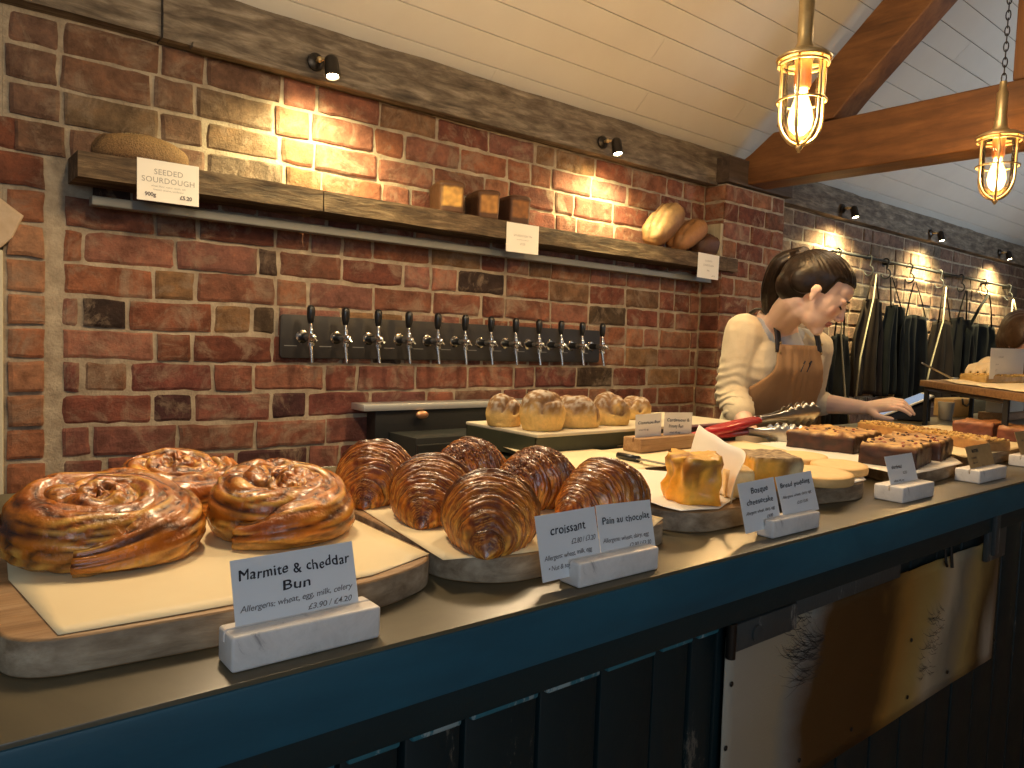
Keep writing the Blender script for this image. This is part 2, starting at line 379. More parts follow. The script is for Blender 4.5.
def wall_rows(mb,x0,x1,y,k0,k1,special=False,axis='y'):
    for k in range(k0,k1):
        z0=course_z(k); z1=z0+PZ
        z1=min(z1,2.052)
        if z1-z0<.03: continue
        joints=[]; fl=''
        x=x0
        if special:
            if k<7.5: # quoin column beside the doorway
                brick_mesh(mb,.184,.272,z0,z1,y,mix((.38,.15,.075),(.5,.30,.17),R.random()*.7),prot=.012)
            elif k<10: 
                brick_mesh(mb,.225 if k==7.5 else .02,.272,z0,z1,y,rc())
            if k in ROWS:
                joints=list(ROWS[k][0]); fl=ROWS[k][1]
                x=joints[-1]
            elif k>=8:
                x=-.15+ (.0 if k%2 else .11); joints=[x]
            else: joints=[.302 if k%2 else .36]; x=joints[0]
        else: x=x0-R.uniform(.02,.09)*(1 if axis=='y' else 0); joints=[max(x,x0)]; x=joints[0] if axis=='x' else x
        st=(k%2==0)
        while x<x1-.01:
            w=(.224 if (R.random()<.62) else .113) if not special or x>1.2 else (.224 if st else .112)
            st=not st
            x2=min(x+w+R.uniform(-.008,.008),x1)
            if x1-x2<.045: x2=x1
            joints.append(x2); x=x2
        for i in range(len(joints)-1):
            a,b_=max(joints[i],x0),joints[i+1]
            if b_-a<.03: continue
            c=rc()
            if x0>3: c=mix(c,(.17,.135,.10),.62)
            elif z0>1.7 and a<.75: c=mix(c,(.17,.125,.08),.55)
            if i<len(fl):
                if fl[i]=='d': c=DARK[0]
                elif fl[i]=='o': c=OCH[0]
                elif fl[i]=='.': c=R.choice(PAL)
            if k<3 and special and a<2: c=mix(c,PPL,.3)
            brick_mesh(mb,a,b_,z0,z1,y,c,axis)
def mortar_grid(name,x0,x1,z0,z1,y,kind=True):
    mb=MB(); mb.box(x0,x1,y,y+.2,z0,z1); return mb.build(name,MORTAR)
# main back wall: masonry (mortar bed) with a brick skin
wall=mortar_grid('wall_back',.18,7.9,0,2.06,D); tag(wall,kind='structure')
w2=MB(); w2.box(-.6,.1795,D,D+.2,1.50,2.06); o=w2.build('brick_masonry_over_doorway',MORTAR,wall)
mb=MB(); wall_rows(mb,.18,2.945,D,-3,13,True); wall_rows(mb,3.45,7.8,D,-3,13)
mb.build('brickwork',BRICK,wall,cols=True)
# lower courses out of sight behind the counter stay plain masonry
# pier that carries the truss
PY=2.125
mb=MB(); mb.box(2.955,3.45,PY,D-.001,0,2.05); pier=mb.build('wall_pier',MORTAR); tag(pier,kind='structure')
mb=MB()
for k in range(-3,13):
    z0=course_z(k); z1=min(z0+PZ,2.048)
    if z1-z0<.03: continue
    xs=[2.948,3.06,3.285,3.452] if k%2 else [2.948,3.17,3.34,3.452]
    for i in range(3): brick_mesh(mb,xs[i],xs[i+1],z0,z1,PY,tuple(v*.9 for v in rc(.03,.02)))
    brick_mesh(mb,PY-.004,D,z0,z1,2.955,tuple(v*.95 for v in rc(.0,.0)),'x')
mb.build('brickwork',BRICK,pier,cols=True)
# brick arch springing over the doorway at far left
mb=MB()
for i,(a,b_) in enumerate([((.215,1.552),(.174,1.462)),]):
    pass
poly=[(.06,1.62),(.152,1.60),(.222,1.548),(.198,1.49),(.172,1.462),(.10,1.50),(.04,1.52)]
mb.prism([(p[0],p[1]) for p in poly],0,.07,.006,mat=Matrix(((1,0,0,0),(0,0,1,D-.022),(0,1,0,0),(0,0,0,1))))
a=mb.build('trim_1',M('arch_stone',(.52,.38,.24),.9,var=(.62,.48,.33),vs=30,bmp=.6,bs=80)); tag(a,kind='structure')
mb=MB(); mb.box(.150,.1795,D-.012,D+.10,0,1.46,.003); j=mb.build('door_1',M('cream_paint',(.62,.56,.40),.6)); tag(j,kind='structure')
mb=MB(); mb.box(-1.2,.5,3.0,3.05,0,2.4); j=mb.build('wall_left',M('dark_room',(.03,.028,.026),.9)); tag(j,kind='structure')
# floor
mb=MB(); mb.box(-3,9,-4,3.1,-.05,0); fl=mb.build('floor',wood('floor_boards',(.12,.06,.025),(.22,.12,.05),(.3,.18,.08),'x',.8,.5,.2)); tag(fl,kind='structure')
# far end wall
mb=MB(); mb.box(7.9,8.0,-4,2.5,0,5.2); o=mb.build('wall_right',M('lime_plaster',(.45,.42,.36),.9)); tag(o,kind='structure')
# timber wall plate
def rough_beam(mb,x0,x1,y0,y1,z0,z1,amp=.004,step=.05,seed=0):
    n=max(2,int((x1-x0)/step)); prof=[(y0,z0),(y0,(z0*2+z1)/3),(y0,(z0+z1*2)/3),(y0,z1),((y0+y1)/2,z1),(y1,z1),(y1,z0),((y0+y1)/2,z0)]
    vs=[];fs=[];m_=len(prof)
    for i in range(n+1):
        x=x0+(x1-x0)*i/n
        for j,(y,z) in enumerate(prof):
            vs.append((x,y+amp*fbm((x*3+seed,y*9,z*14),1.5),z+amp*.7*fbm((x*3,z*9+seed,y*14),1.5)))
    for i in range(n):
        for j in range(m_): fs.append((i*m_+j,i*m_+(j+1)%m_,(i+1)*m_+(j+1)%m_,(i+1)*m_+j))
    fs.append(tuple(range(m_))); fs.append(tuple(n*m_+j for j in range(m_)))
    mb.add(vs,fs)
mb=MB(); rough_beam(mb,-.6,.525,2.185,2.44,2.056,2.215,.003,seed=3); o=mb.build('trim_2',PLATEW); tag(o,kind='structure')
mb=MB(); rough_beam(mb,.528,7.9,2.175,2.44,2.052,2.205,.006,seed=9)
mb.box(.6,2.95,2.165,2.2,2.045,2.060,.003); o=mb.build('trim_3',PLATEW); tag(o,kind='structure')
mb=MB(); rough_beam(mb,2.94,3.48,2.10,2.172,2.055,2.17,.004,seed=4); o=mb.build('trim_4',wood('pad_timber',(.03,.02,.014),(.07,.045,.03),(.12,.085,.06),'x',1,.85,.6)); tag(o,kind='structure')
# sloping boarded ceiling (boards run along the wall)
ceil=empty('ceiling',(0,0,0)); tag(ceil,kind='structure')
SL=.908; cs=math.cos(math.atan(SL)); sn=math.sin(math.atan(SL))
def slope_pt(x,s,off=0):   # s = distance up the slope from the plate
    return V((x,2.262-s*cs- off*sn, 2.203-.02+s*sn-off*cs))
def boards(bm_,side,x0,x1,n,w):
    for i in range(n):
        s0=i*w; s1=s0+w-.0022
        br=[x0]; x=x0+R.uniform(.8,2.6)
        while x<x1: br.append(x); x+=R.uniform(1.8,3.2)
        br.append(x1)
        for a,b_ in zip(br,br[1:]):
            b_=b_-.0015; dz=R.uniform(0,.0008)
            vs=[];pf=[(s0,-.010),(s0,.0-.0012),(s0+.0015,dz),(s1-.0015,dz),(s1,-.0012),(s1,-.010)]
            for xx in (a,b_):
                for s,o_ in pf: vs.append(slope_pt(xx,s,o_))
            k=len(pf); fs=[(j,(j+1)%k,k+(j+1)%k,k+j) for j in range(k)]+[tuple(range(k)),tuple(range(2*k-1,k-1,-1))]
            bm_.add(vs,fs)
mb=MB(); boards(mb,0,-1.5,7.9,28,.108); mb.build('boarding',PLANK,ceil)
mb=MB(); vs=[slope_pt(-1.5,-.05,-.012),slope_pt(7.9,-.05,-.012),slope_pt(7.9,3.1,-.012),slope_pt(-1.5,3.1,-.012)]
vs+= [v+V((0,0,.05)) for v in vs]; mb.add(vs,[(0,1,2,3),(4,5,6,7),(0,1,5,4),(1,2,6,5),(2,3,7,6),(3,0,4,7)]); mb.build('backing',GAP,ceil)
# other slope beyond the ridge
rp=slope_pt(0,3.05,-.012); mb=MB(); y0=rp.y; z0=rp.z
mb.add([(-1.5,y0,z0),(7.9,y0,z0),(7.9,-4,z0-(y0+4)*SL),(-1.5,-4,z0-(y0+4)*SL),(-1.5,y0,z0+.05),(7.9,y0,z0+.05),(7.9,-4,z0+.05-(y0+4)*SL),(-1.5,-4,z0+.05-(y0+4)*SL)],[(0,1,2,3),(4,5,6,7),(0,1,5,4),(1,2,6,5),(2,3,7,6),(3,0,4,7)]); mb.build('far_slope',PLANK,ceil)
# roof truss
tr=thing('roof_truss','orange-brown oak roof truss spanning from the brick pier, tie beam and sloping rafter','roof truss',(3.17,2.1,2.05))
def tl(v): return V(v)-V((3.17,2.1,2.05))
def trbox(mb,pts_yz,x0=3.091,x1=3.25):
    n=len(pts_yz); vs=[tl((x0,y,z)) for y,z in pts_yz]+[tl((x1,y,z)) for y,z in pts_yz]
    fs=[tuple(range(n)),tuple(range(2*n-1,n-1,-1))]+[(i,(i+1)%n,n+(i+1)%n,n+i) for i in range(n)]
    b=bmesh.new(); vv=[b.verts.new(v) for v in vs]; [b.faces.new([vv[i] for i in f]) for f in fs]
    bmesh.ops.recalc_face_normals(b,faces=b.faces); bmesh.ops.bevel(b,geom=b.edges[:],offset=.006,segments=2,profile=.5,affect='EDGES'); mb.bm(b)
mb=MB(); trbox(mb,[(2.172,2.062),(2.172,2.165),(2.10,2.20),(1.98,2.282),(-2.2,2.285),(-2.2,2.048)]); mb.build('tie_beam',OAK,tr)
OAKR=wood('oak_rafter',(.11,.044,.013),(.20,.084,.024),(.28,.125,.04),'y',1.3,.55,.25,(.6,.55,.5),9)
def rl(y,off): return 2.181+ (2.124-y)*.905-off
mb=MB(); trbox(mb,[(1.975,rl(1.975,.0)),(0.05,rl(.05,0)),(.05,rl(.05,.21)),(1.615,rl(1.615,.26)+.0),(1.70,2.292),(1.96,2.292)],3.10,3.24); mb.build('rafter',OAKR,tr)
OAKZ=wood('oak_post',(.13,.05,.015),(.22,.09,.027),(.30,.13,.04),'z',1.2,.5,.2)
mb=MB(); trbox(mb,[(1.03,2.287),(1.03,rl(1.03,.2)),(.87,rl(.87,.2)),(.87,2.287)],3.105,3.235); mb.build('post',OAKZ,tr)
# ================================================================ COUNTER
CZ=1.032
ct=thing('counter','long blue-fronted shop counter with zinc worktop and a brushed metal sheet on its front','counter',(1.5,.9,0))
def C0(mb,name,mt,parent=ct,**k):
    k.setdefault('auto',35); mb.v=[v-V((1.5,.9,0)) for v in mb.v]; return mb.build(name,mt,parent,**k)
mb=MB(); mb.box(-.8,4.9,.519,1.30,1.004,CZ,.0015); C0(mb,'worktop',TOPM)
mb=MB(); mb.box(-.8,4.9,.517,.545,.9745,1.0285,.003); C0(mb,'fascia',BLUE)
mb=MB(); mb.box(-.8,4.9,.546,.575,.927,.9745,.003); C0(mb,'under_rail',chipped('dark_teal_rail',(.004,.017,.02),(.05,.09,.09),.72,(.4,1,1)))
js=[at(px,700,y=.565).x for px in (340,404,464,539,599,653,689)]
xs=[js[0]-.4,js[0]-.3,js[0]-.2,js[0]-.1]+js+[.818]
x=xs[-1]
while x<4.7: x+=.115; xs.append(x)
mb=MB(); mt_=MB()
for a,b_ in zip(xs,xs[1:]):
    mb.box(a+.0025,b_-.0025,.565+R.uniform(0,.003),.59,.02,.928,.003)
    if b_<.9: mt_.box(a+.006,b_-.006,.559,.566,.915,.9235,.002)
mb.box(-.8,4.9,.59,.61,.02,.92); C0(mb,'front_boards',GREENW)
WZ=.917
mb=MB()
for a,b_ in zip(xs,xs[1:]):
    if b_<.83: mb.box(a+.006,b_-.006,.5585,.568,WZ-.002,WZ+.006,.0025)
C0(mb,'worn_top_edge',TEALW)
mb=MB(); mb.box(-.8,4.9,1.2,1.25,.02,1.004); mb.box(-.8,4.9,.62,1.2,.12,.14); C0(mb,'carcass',BLACKM)
# zinc sheet, gently buckled
nx,nzv=40,12; vs=[];fs=[]
for i in range(nx+1):
    for j in range(nzv+1):
        x=.826+(1.80-.826)*i/nx; z=.641+(.905-.641)*j/nzv
        if j==nzv: z+=.003*noise.noise(V((x*20,0,0)))
        vs.append((x-1.5,.556-.9+.0016*fbm((x*3,z*5,0),1.2),z))
for i in range(nx):
    for j in range(nzv): a=i*(nzv+1)+j; fs.append((a,a+nzv+1,a+nzv+2,a+1))
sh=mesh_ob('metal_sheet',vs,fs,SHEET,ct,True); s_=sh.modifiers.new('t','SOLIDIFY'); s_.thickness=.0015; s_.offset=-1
def screw(x,z,y=.5545,r=.0035):
    mb=MB(); mb.lathe([(r,0),(r*1.1,.001),(r*.6,.002)],12,mat=Matrix.Translation((x-1.5,y-.9,z))@Matrix.Rotation(PI/2,4,'X')); mb.build('screw',SPOTM,ct,True)
for px,py in ((731,684),(725,748),(799,760),(851,729),(907,697),(947,672),(911,640),(994,640)):
    p=at(px,py,y=.555); screw(p.x,p.z)
# fans of fine scratches on the sheet
mb=MB()
for (px,py,n,L) in ((815,655,70,.085),(800,640,40,.05),(938,628,40,.05),(930,660,30,.04)):
    c=at(px,py,y=.5545)
    for k in range(n):
        a=R.uniform(2.3,4.1); l=L*R.uniform(.4,1); x0=c.x+R.uniform(-.03,.03); z0=c.z+R.uniform(-.035,.035); q=[]
        for i in range(6):
            f=i/5; q.append(V((x0+math.cos(a)*l*f-1.5,.5542-.9,z0+math.sin(a)*l*f*.6+.02*f*f*R.uniform(.6,1)))) 
        for i in range(5):
            w_=.0005*(1-i/5)+.0001; A_,B_=q[i],q[i+1]; mb.add([A_+V((0,0,w_)),A_-V((0,0,w_)),B_-V((0,0,w_*.7)),B_+V((0,0,w_*.7))],[(0,1,2,3)])
o=mb.build('scratch_marks',M('dark_scratches',(.06,.055,.05),.6),sh); tag(o,kind='stuff')
# hinge, strap and bracket along the top of the sheet
mb=MB(); p=at(735,655,y=.55); mb.box(.826,.98,.546,.553,.888,.925,.0015); mb.box(.98,1.31,.548,.553,.905,.93,.001); C0(mb,'hinge_strap',BRACK)
mb=MB(); mb.tube([(.824,.548,.882),(.824,.548,.928)],.0065,14); C0(mb,'hinge_knuckle',SPOTM)
mb=MB(); mb.lathe([(.011,0),(.011,.003),(.004,.004)],20,mat=Matrix.Translation((.878,.546,.905))@Matrix.Rotation(PI/2,4,'X')); C0(mb,'hinge_bolt',BRACK)
mb=MB(); mb.box(1.70,1.80,.545,.555,.868,.93,.002); mb.box(1.715,1.74,.538,.547,.88,.97,.002); C0(mb,'end_bracket',BRACK)
mb=MB(); mb.tube([(1.50,.553,.935),(1.50,.548,.90),(1.505,.548,.892),(1.51,.553,.9)],.0025,8); C0(mb,'hook',SPOTM)
mb=MB(); mb.tube([(1.53,.553,.93),(1.53,.548,.885)],.003,8); C0(mb,'hook',SPOTM)
# ================================================================ SHELF
SZ=1.707; SY=2.09
sh=thing('wall_shelf','long rough timber shelf high on the brick wall carrying the loaves','shelf',(1.6,2.16,SZ))
def S0(mb,name,mt,**k):
    mb.v=[v-V((1.6,2.16,SZ)) for v in mb.v]; return mb.build(name,mt,sh,**k)
def rbeam(x0,x1,seed): 
    mb=MB(); rough_beam(mb,x0,x1,SY,2.232,1.643,SZ-.002,.0022,.04,seed); return mb
S0(rbeam(.318,.95,1),'plank',SHELFW,auto=35); S0(rbeam(.954,1.72,5),'plank',SHELFW,auto=35); S0(rbeam(1.724,2.946,8),'plank',SHELFW,auto=35)
mb=MB(); rough_beam(mb,2.946,3.03,SY,2.122,1.643,SZ-.004,.003,.03,6); S0(mb,'plank_end',SHELFW,auto=35)
mb=MB(); mb.box(.36,2.93,2.16,2.20,1.588,1.612,.003); S0(mb,'light_channel',M('grey_channel',(.20,.20,.18),.5))
mb=MB(); mb.box(2.905,2.925,2.105,2.225,SZ,1.858,.003); S0(mb,'end_board',wood('grey_end_board',(.25,.2,.12),(.42,.36,.24),(.55,.48,.34),'z',1.5,.8,.4))
# shelf cards
def shelfcard(corners,label,lines,w_=None):
    def fn(w,h): return lines(w,h)
    return card('shelf_label',label,corners,SY-.004,fn,CARDW,cat='label')
SHC='C'
def l1(w,h):
    k=dict(align='CENTER',spacing=1.05)
    return [([('SEEDED',w/2,h*.66,h*.19,dict(k)),('SOURDOUGH',w/2,h*.46,h*.19,dict(k)),('wheat flour, water, seeds, salt',w/2,h*.355,h*.062,dict(k)),('linseed, sesame, sunflower',w/2,h*.27,h*.062,dict(k))],GREYINK,'title_lettering'),
            ([('900g',w*.12,h*.12,h*.13,dict(bold=.0006)),('£5.20',w*.68,h*.12,h*.13,dict(bold=.0006))],INK2,'price_lettering')]
shelfcard([(137,157),(199,167),(137,199)],'large cream label reading SEEDED SOURDOUGH on the shelf edge',l1)
def l2(w,h):
    k=dict(align='CENTER')
    return [([('SOURDOUGH TIN',w/2,h*.55,h*.10,dict(k)),('wheat flour, water, salt',w/2,h*.43,h*.06,dict(k)),('£3.20',w/2,h*.27,h*.10,dict(k))],GREYINK,'lettering')]
shelfcard([(509,222),(541,227),(506,251)],'small cream label on the shelf edge below the three tin loaves',l2)
def l3(w,h):
    k=dict(align='CENTER')
    return [([('COUNTRY',w/2,h*.68,h*.10,dict(k)),('SOURDOUGH',w/2,h*.5,h*.11,dict(k)),('800g',w/2,h*.3,h*.09,dict(k)),('£4.50',w*.75,h*.1,h*.09,dict(k))],GREYINK,'lettering')]
shelfcard([(698,252),(719,256),(697,277)],'small cream label at the right end of the shelf under the leaning loaves',l3)
# ================================================================ BREADS ON THE SHELF
CRUST=MV('crust',.6,bmp=.5,bs=70,bd=.003,var=.15,vs=60)
def lump(name,mt,parent,fn,nu=40,nv=28,cap=True):
    """closed surface from fn(u 0..1 around, v 0..1 bottom to top) -> (point,color)"""
    vs=[];cs_=[];fs=[]
    for j in range(nv+1):
        for i in range(nu):
            p,c=fn(i/nu,j/nv); vs.append(p); cs_.append(c)
    for j in range(nv):
        for i in range(nu): fs.append((j*nu+i,j*nu+(i+1)%nu,(j+1)*nu+(i+1)%nu,(j+1)*nu+i))
    fs.append(tuple(range(nu))); fs.append(tuple(nv*nu+i for i in range(nu)))
    return mesh_ob(name,vs,fs,mt,parent,True,cs_)
def loaf_fn(L,W,H,seed,c_top,c_side,c_bot,slash=None,bl=2.4,amp=.004):
    def fn(u,v):
        a=2*PI*u; ph=-PI/2+PI*v
        ca,sa=math.cos(a),math.sin(a)
        r=max(math.cos(ph),1e-3)**.8; z=math.sin(ph)
        z=z if z>0 else max(z,-.45)
        k=1/(abs(ca)**bl+abs(sa)**bl)**(1/bl)
        x=L/2*ca*k*r; y=W/2*sa*k*r; zz=(z+.45)/1.45*H
        n=amp*fbm((x*22+seed,y*22,zz*22),1)
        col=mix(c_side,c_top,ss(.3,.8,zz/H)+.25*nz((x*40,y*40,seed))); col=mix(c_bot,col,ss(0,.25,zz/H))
        if slash and zz>H*.35:
            for s in slash:
                d=abs(y-s[0]-s[1]*x+.006*nz((x*15,seed,0))); g=math.exp(-(d/.006)**2)
                n-=.004*g; col=mix(col,s[2],g*.9)
        return (x*(1+n*4),y*(1+n*4),zz+n*(.3 if zz<.01 else 1) if zz>.001 else 0),col
    return fn
p=at(147,150,y=2.16)
b=thing('seeded_loaf','dark seed-crusted sourdough loaf at the left end of the shelf','bread loaf',(.475,2.165,SZ),.05)
seed_c=(.20,.11,.04)
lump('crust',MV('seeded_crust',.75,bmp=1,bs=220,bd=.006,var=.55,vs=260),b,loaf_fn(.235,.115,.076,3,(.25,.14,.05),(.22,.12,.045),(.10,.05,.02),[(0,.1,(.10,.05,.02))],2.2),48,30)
mb=MB()
for i in range(900):
    a=R.uniform(0,2*PI); rr=R.random()**.5*.96; x=.1175*rr*math.cos(a); y=.0575*rr*math.sin(a); z=.076*(1-rr**2.4)**.62*.99+.002
    if z<.02: z+=R.uniform(0,.012)
    mb.ell((x,y,z),(.0028,.0014,.001),Matrix.Rotation(R.uniform(0,PI),4,'Z'),4,R.choice([(.5,.36,.17),(.35,.22,.09),(.6,.48,.28),(.12,.07,.03)]))
sd=mb.build('seeds',MV('seed_mix',.6),b,cols=True); tag(sd,kind='stuff')
def tin(px,label,face,rz,w=.082,d=.12,h=.088,side=(.10,.04,.015),skew=0):
    p=at(px[0],px[1],y=2.118+ (.0))
    t=thing('tin_loaf',label,'bread loaf',(p.x,2.165,SZ),rz,'tin loaves on the shelf')
    def fn(u,v):
        a=2*PI*u; ca,sa=math.cos(a),math.sin(a); k=1/(abs(ca)**9+abs(sa)**9)**(1/9)
        if v<.12: r=v/.12*.93; z=0
        elif v<.72: f=(v-.12)/.6; r=.93+.07*f; z=f*.8
        else: f=(v-.72)/.28; r=1.03*math.cos(f*PI/2)**.42 if f<1 else 0; z=.8+.2*math.sin(f*PI/2)
        r=max(r,.001); x=w/2*ca*k*r*(1+.02*nz((z*5,a,1))); y=d/2*sa*k*r
        col=side
        if sa<-.6 and .15<z<.8 and abs(x)<w*.42: col=mix(side,face,ss(.15,.22,z)*(1-ss(.72,.82,z))*(1-ss(.33,.43,abs(x)/w))*(.75+.5*nz((x*60,z*6,p.x*9))))
        zz=z*h+ (skew*x*z)+.003*fbm((x*30,y*30,z*3+p.x*8),1)*(z>.05)
        return (x,y,zz),col
    lump('crust',CRUST,t,fn,64,34); return t
tin((454,205),'square golden-faced tin loaf, leftmost of three on the shelf',(.75,.40,.09),-.25,.092,.13,.108)
tin((490,210),'brown tin loaf with a lifted top corner between two other tin loaves',(.50,.23,.05),-.2,.088,.125,.102,(.09,.035,.012),.10)
tin((521,213),'dark brown tin loaf, rightmost of three on the shelf',(.34,.13,.03),-.2,.088,.125,.104,(.07,.026,.01))
def leaner(px,py,L,W,H,tilt,label,ct_,cb,seed,y=2.155,rz=0):
    p=at(px,py,y=y)
    b=thing('sourdough_loaf',label,'bread loaf',(0,0,0),group='sourdough loaves leaning at the shelf end')
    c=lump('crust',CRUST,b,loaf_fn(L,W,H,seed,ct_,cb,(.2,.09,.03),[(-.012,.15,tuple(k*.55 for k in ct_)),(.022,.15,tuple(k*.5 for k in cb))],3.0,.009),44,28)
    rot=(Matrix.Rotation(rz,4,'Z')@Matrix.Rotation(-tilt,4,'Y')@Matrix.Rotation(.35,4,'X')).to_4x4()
    # rest the lowest point on the shelf
    lo=min((rot@v.co).z for v in c.data.vertices)
    rot.translation=V((p.x,y,SZ-lo+.0005)); b.matrix_world=rot
    return b
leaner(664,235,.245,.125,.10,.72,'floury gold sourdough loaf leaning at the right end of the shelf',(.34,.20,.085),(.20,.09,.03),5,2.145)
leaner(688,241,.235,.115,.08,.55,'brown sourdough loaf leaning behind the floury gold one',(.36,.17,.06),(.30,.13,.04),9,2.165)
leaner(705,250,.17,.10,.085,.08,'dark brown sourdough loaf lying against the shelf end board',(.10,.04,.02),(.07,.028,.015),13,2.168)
# ================================================================ BEER TAPS
tp=thing('tap_panel','long black backplate holding twelve beer taps on the brick wall','tap panel',(1.57,D-.012,1.205))
mb=MB(); x0,x1=.885,2.268; w=(x1-x0)/2; h=.134; r=.012
poly=[]
for cx,cz,a0 in ((w-r,h-r,0),(-w+r,h-r,90),(-w+r,r,180),(w-r,r,270)):
    for k in range(6): a=math.radians(a0+k*18); poly.append((cx+r*math.cos(a),cz+r*math.sin(a)))
mb.prism(poly,0,.012,.0015,mat=Matrix(((1,0,0,0),(0,0,1,-.012),(0,1,0,0),(0,0,0,1)))); mb.build('backplate',M('slate_black',(.022,.019,.017),.5,var=(.035,.03,.026),vs=20),tp,auto=35)
a=at(309,335,y=2.165).x; b_=at(600,345,y=2.165).x
CHALK=M('chalk_grey',(.22,.21,.19),.8)
for i in range(12):
    x=a+(b_-a)*i/11-1.57-.035; mb=MB(); mb.box(x-.022,x+.018,-.0128,-.0118,.0370,.0395); mb.build('name_strip',CHALK,tp)
def make_tap(i):
    t=thing('beer_tap','',' tap')
    mb=MB(); mb.lathe([(.019,0),(.019,.010),(.013,.013),(.012,.05)],24,mat=Matrix.Rotation(PI/2,4,'X')); mb.build('shank_collar',BLACK,t,auto=40)
    mb=MB(); mb.lathe([(.0195,.009),(.0205,.012),(.0155,.0135)],24,mat=Matrix.Rotation(PI/2,4,'X'))
    mb.cap((0,-.035,0),.011,(0,-.085,0),.0125,16); mb.cap((0,-.078,-.012),.010,(0,-.078,.022),.008,14)
    mb.cap((0,-.078,.02),.0065,(0,-.074,.045),.0055,12); mb.ell((0,-.096,.001),(.010,.008,.010)); mb.tube([(0,-.1,.0),(.004,-.112,-.010)],.0025,8)
    mb.build('tap_body',CHROME,t,auto=40)
    mb=MB(); mb.tube([(0,-.078,-.018),(0,-.078,-.026),(0,-.078,-.027),(0,-.080,-.034),(0,-.090,-.078)],[.0115,.0115,.0068,.0062,.0052],14); mb.build('spout',CHROME,t,auto=40)
    mb=MB(); mb.lathe([(.006,0),(.0085,.004),(.0118,.018),(.0128,.038),(.0122,.048),(.008,.0555),(.001,.0575)],20,mat=Matrix.Translation((0,-.074,.04))); mb.build('tap_handle',BLACK,t,auto=60)
    return t
tz=1.272
tap0=make_tap(0); W12=['at the far left of the black panel','second from the left','third from the left','fourth from the left','fifth from the left','sixth from the left','sixth from the right','fifth from the right','fourth from the right','third from the right','second from the right','at the far right of the black panel']
for i in range(12):
    t=tap0 if i==0 else copy_tree(tap0)
    t.location=(a+(b_-a)*i/11,D-.012,tz)
    tag(t,('chrome beer tap with black handle, '+W12[i]),'beer tap','beer taps on the black panel')
# ================================================================ SPOTLIGHTS
def make_spot():
    t=thing('wall_spotlight','','')
    mb=MB(); mb.lathe([(.026,0),(.026,.006),(.018,.012),(.006,.014)],20,mat=Matrix.Rotation(PI/2,4,'X')); mb.build('mounting_plate',SPOTM,t,auto=40)
    mb=MB(); mb.tube([(0,-.01,0),(0,-.03,0),(.012,-.045,0),(.022,-.05,-.004)],.005,10); mb.ell((.0,-.03,0),.009); mb.ell((.024,-.052,-.006),.009); mb.build('swivel_arm',BRASS,t,auto=50)
    mb=MB(); mm=Matrix.Translation((.026,-.052,0))@Matrix.Rotation(math.radians(-14),4,'X')
    mb.lathe([(.010,.012),(.019,.004),(.021,-.004),(.0215,-.055),(.019,-.0552),(.0185,-.048),(.001,-.047)],24,mat=mm); mb.build('lamp_can',SPOTM,t,auto=40)
    mb=MB(); mb.lathe([(.017,-.0478),(.016,-.052),(.001,-.0535)],20,mat=mm); mb.build('lamp_face',LED,t,True)
    return t
sp0=make_spot()
SPOTS=[(322,72,'black wall spotlight on the timber plate above the left of the shelf'),(606,147,'black wall spotlight on the timber plate above the leaning loaves'),
 (845,208,'black wall spotlight nearest the brick pier, above the apron rail'),(932,236,'black wall spotlight above the middle of the apron rail'),(1001,252,'black wall spotlight farthest along, above the right end of the apron rail')]
for i,(px,py,lb) in enumerate(SPOTS):
    t=sp0 if i==0 else copy_tree(sp0); p=at(px,py,y=2.165)
    t.location=(p.x-.02,2.168,2.095 if i<2 else 2.10); tag(t,lb,'spotlight','wall spotlights on the timber plate')
    ld=bpy.data.lights.new('spot_beam','SPOT'); ld.energy=[50,48,85,85,85][i]; ld.color=(1,.84,.42); ld.spot_size=math.radians(150); ld.spot_blend=1.0; ld.shadow_soft_size=.03
    lo=bpy.data.objects.new('spot_beam',ld); link(lo); lo.location=(p.x+.006,2.168-.115,2.095-.075)
    dv=V((-.02,.22,-1)); lo.rotation_euler=dv.to_track_quat('-Z','Y').to_euler()
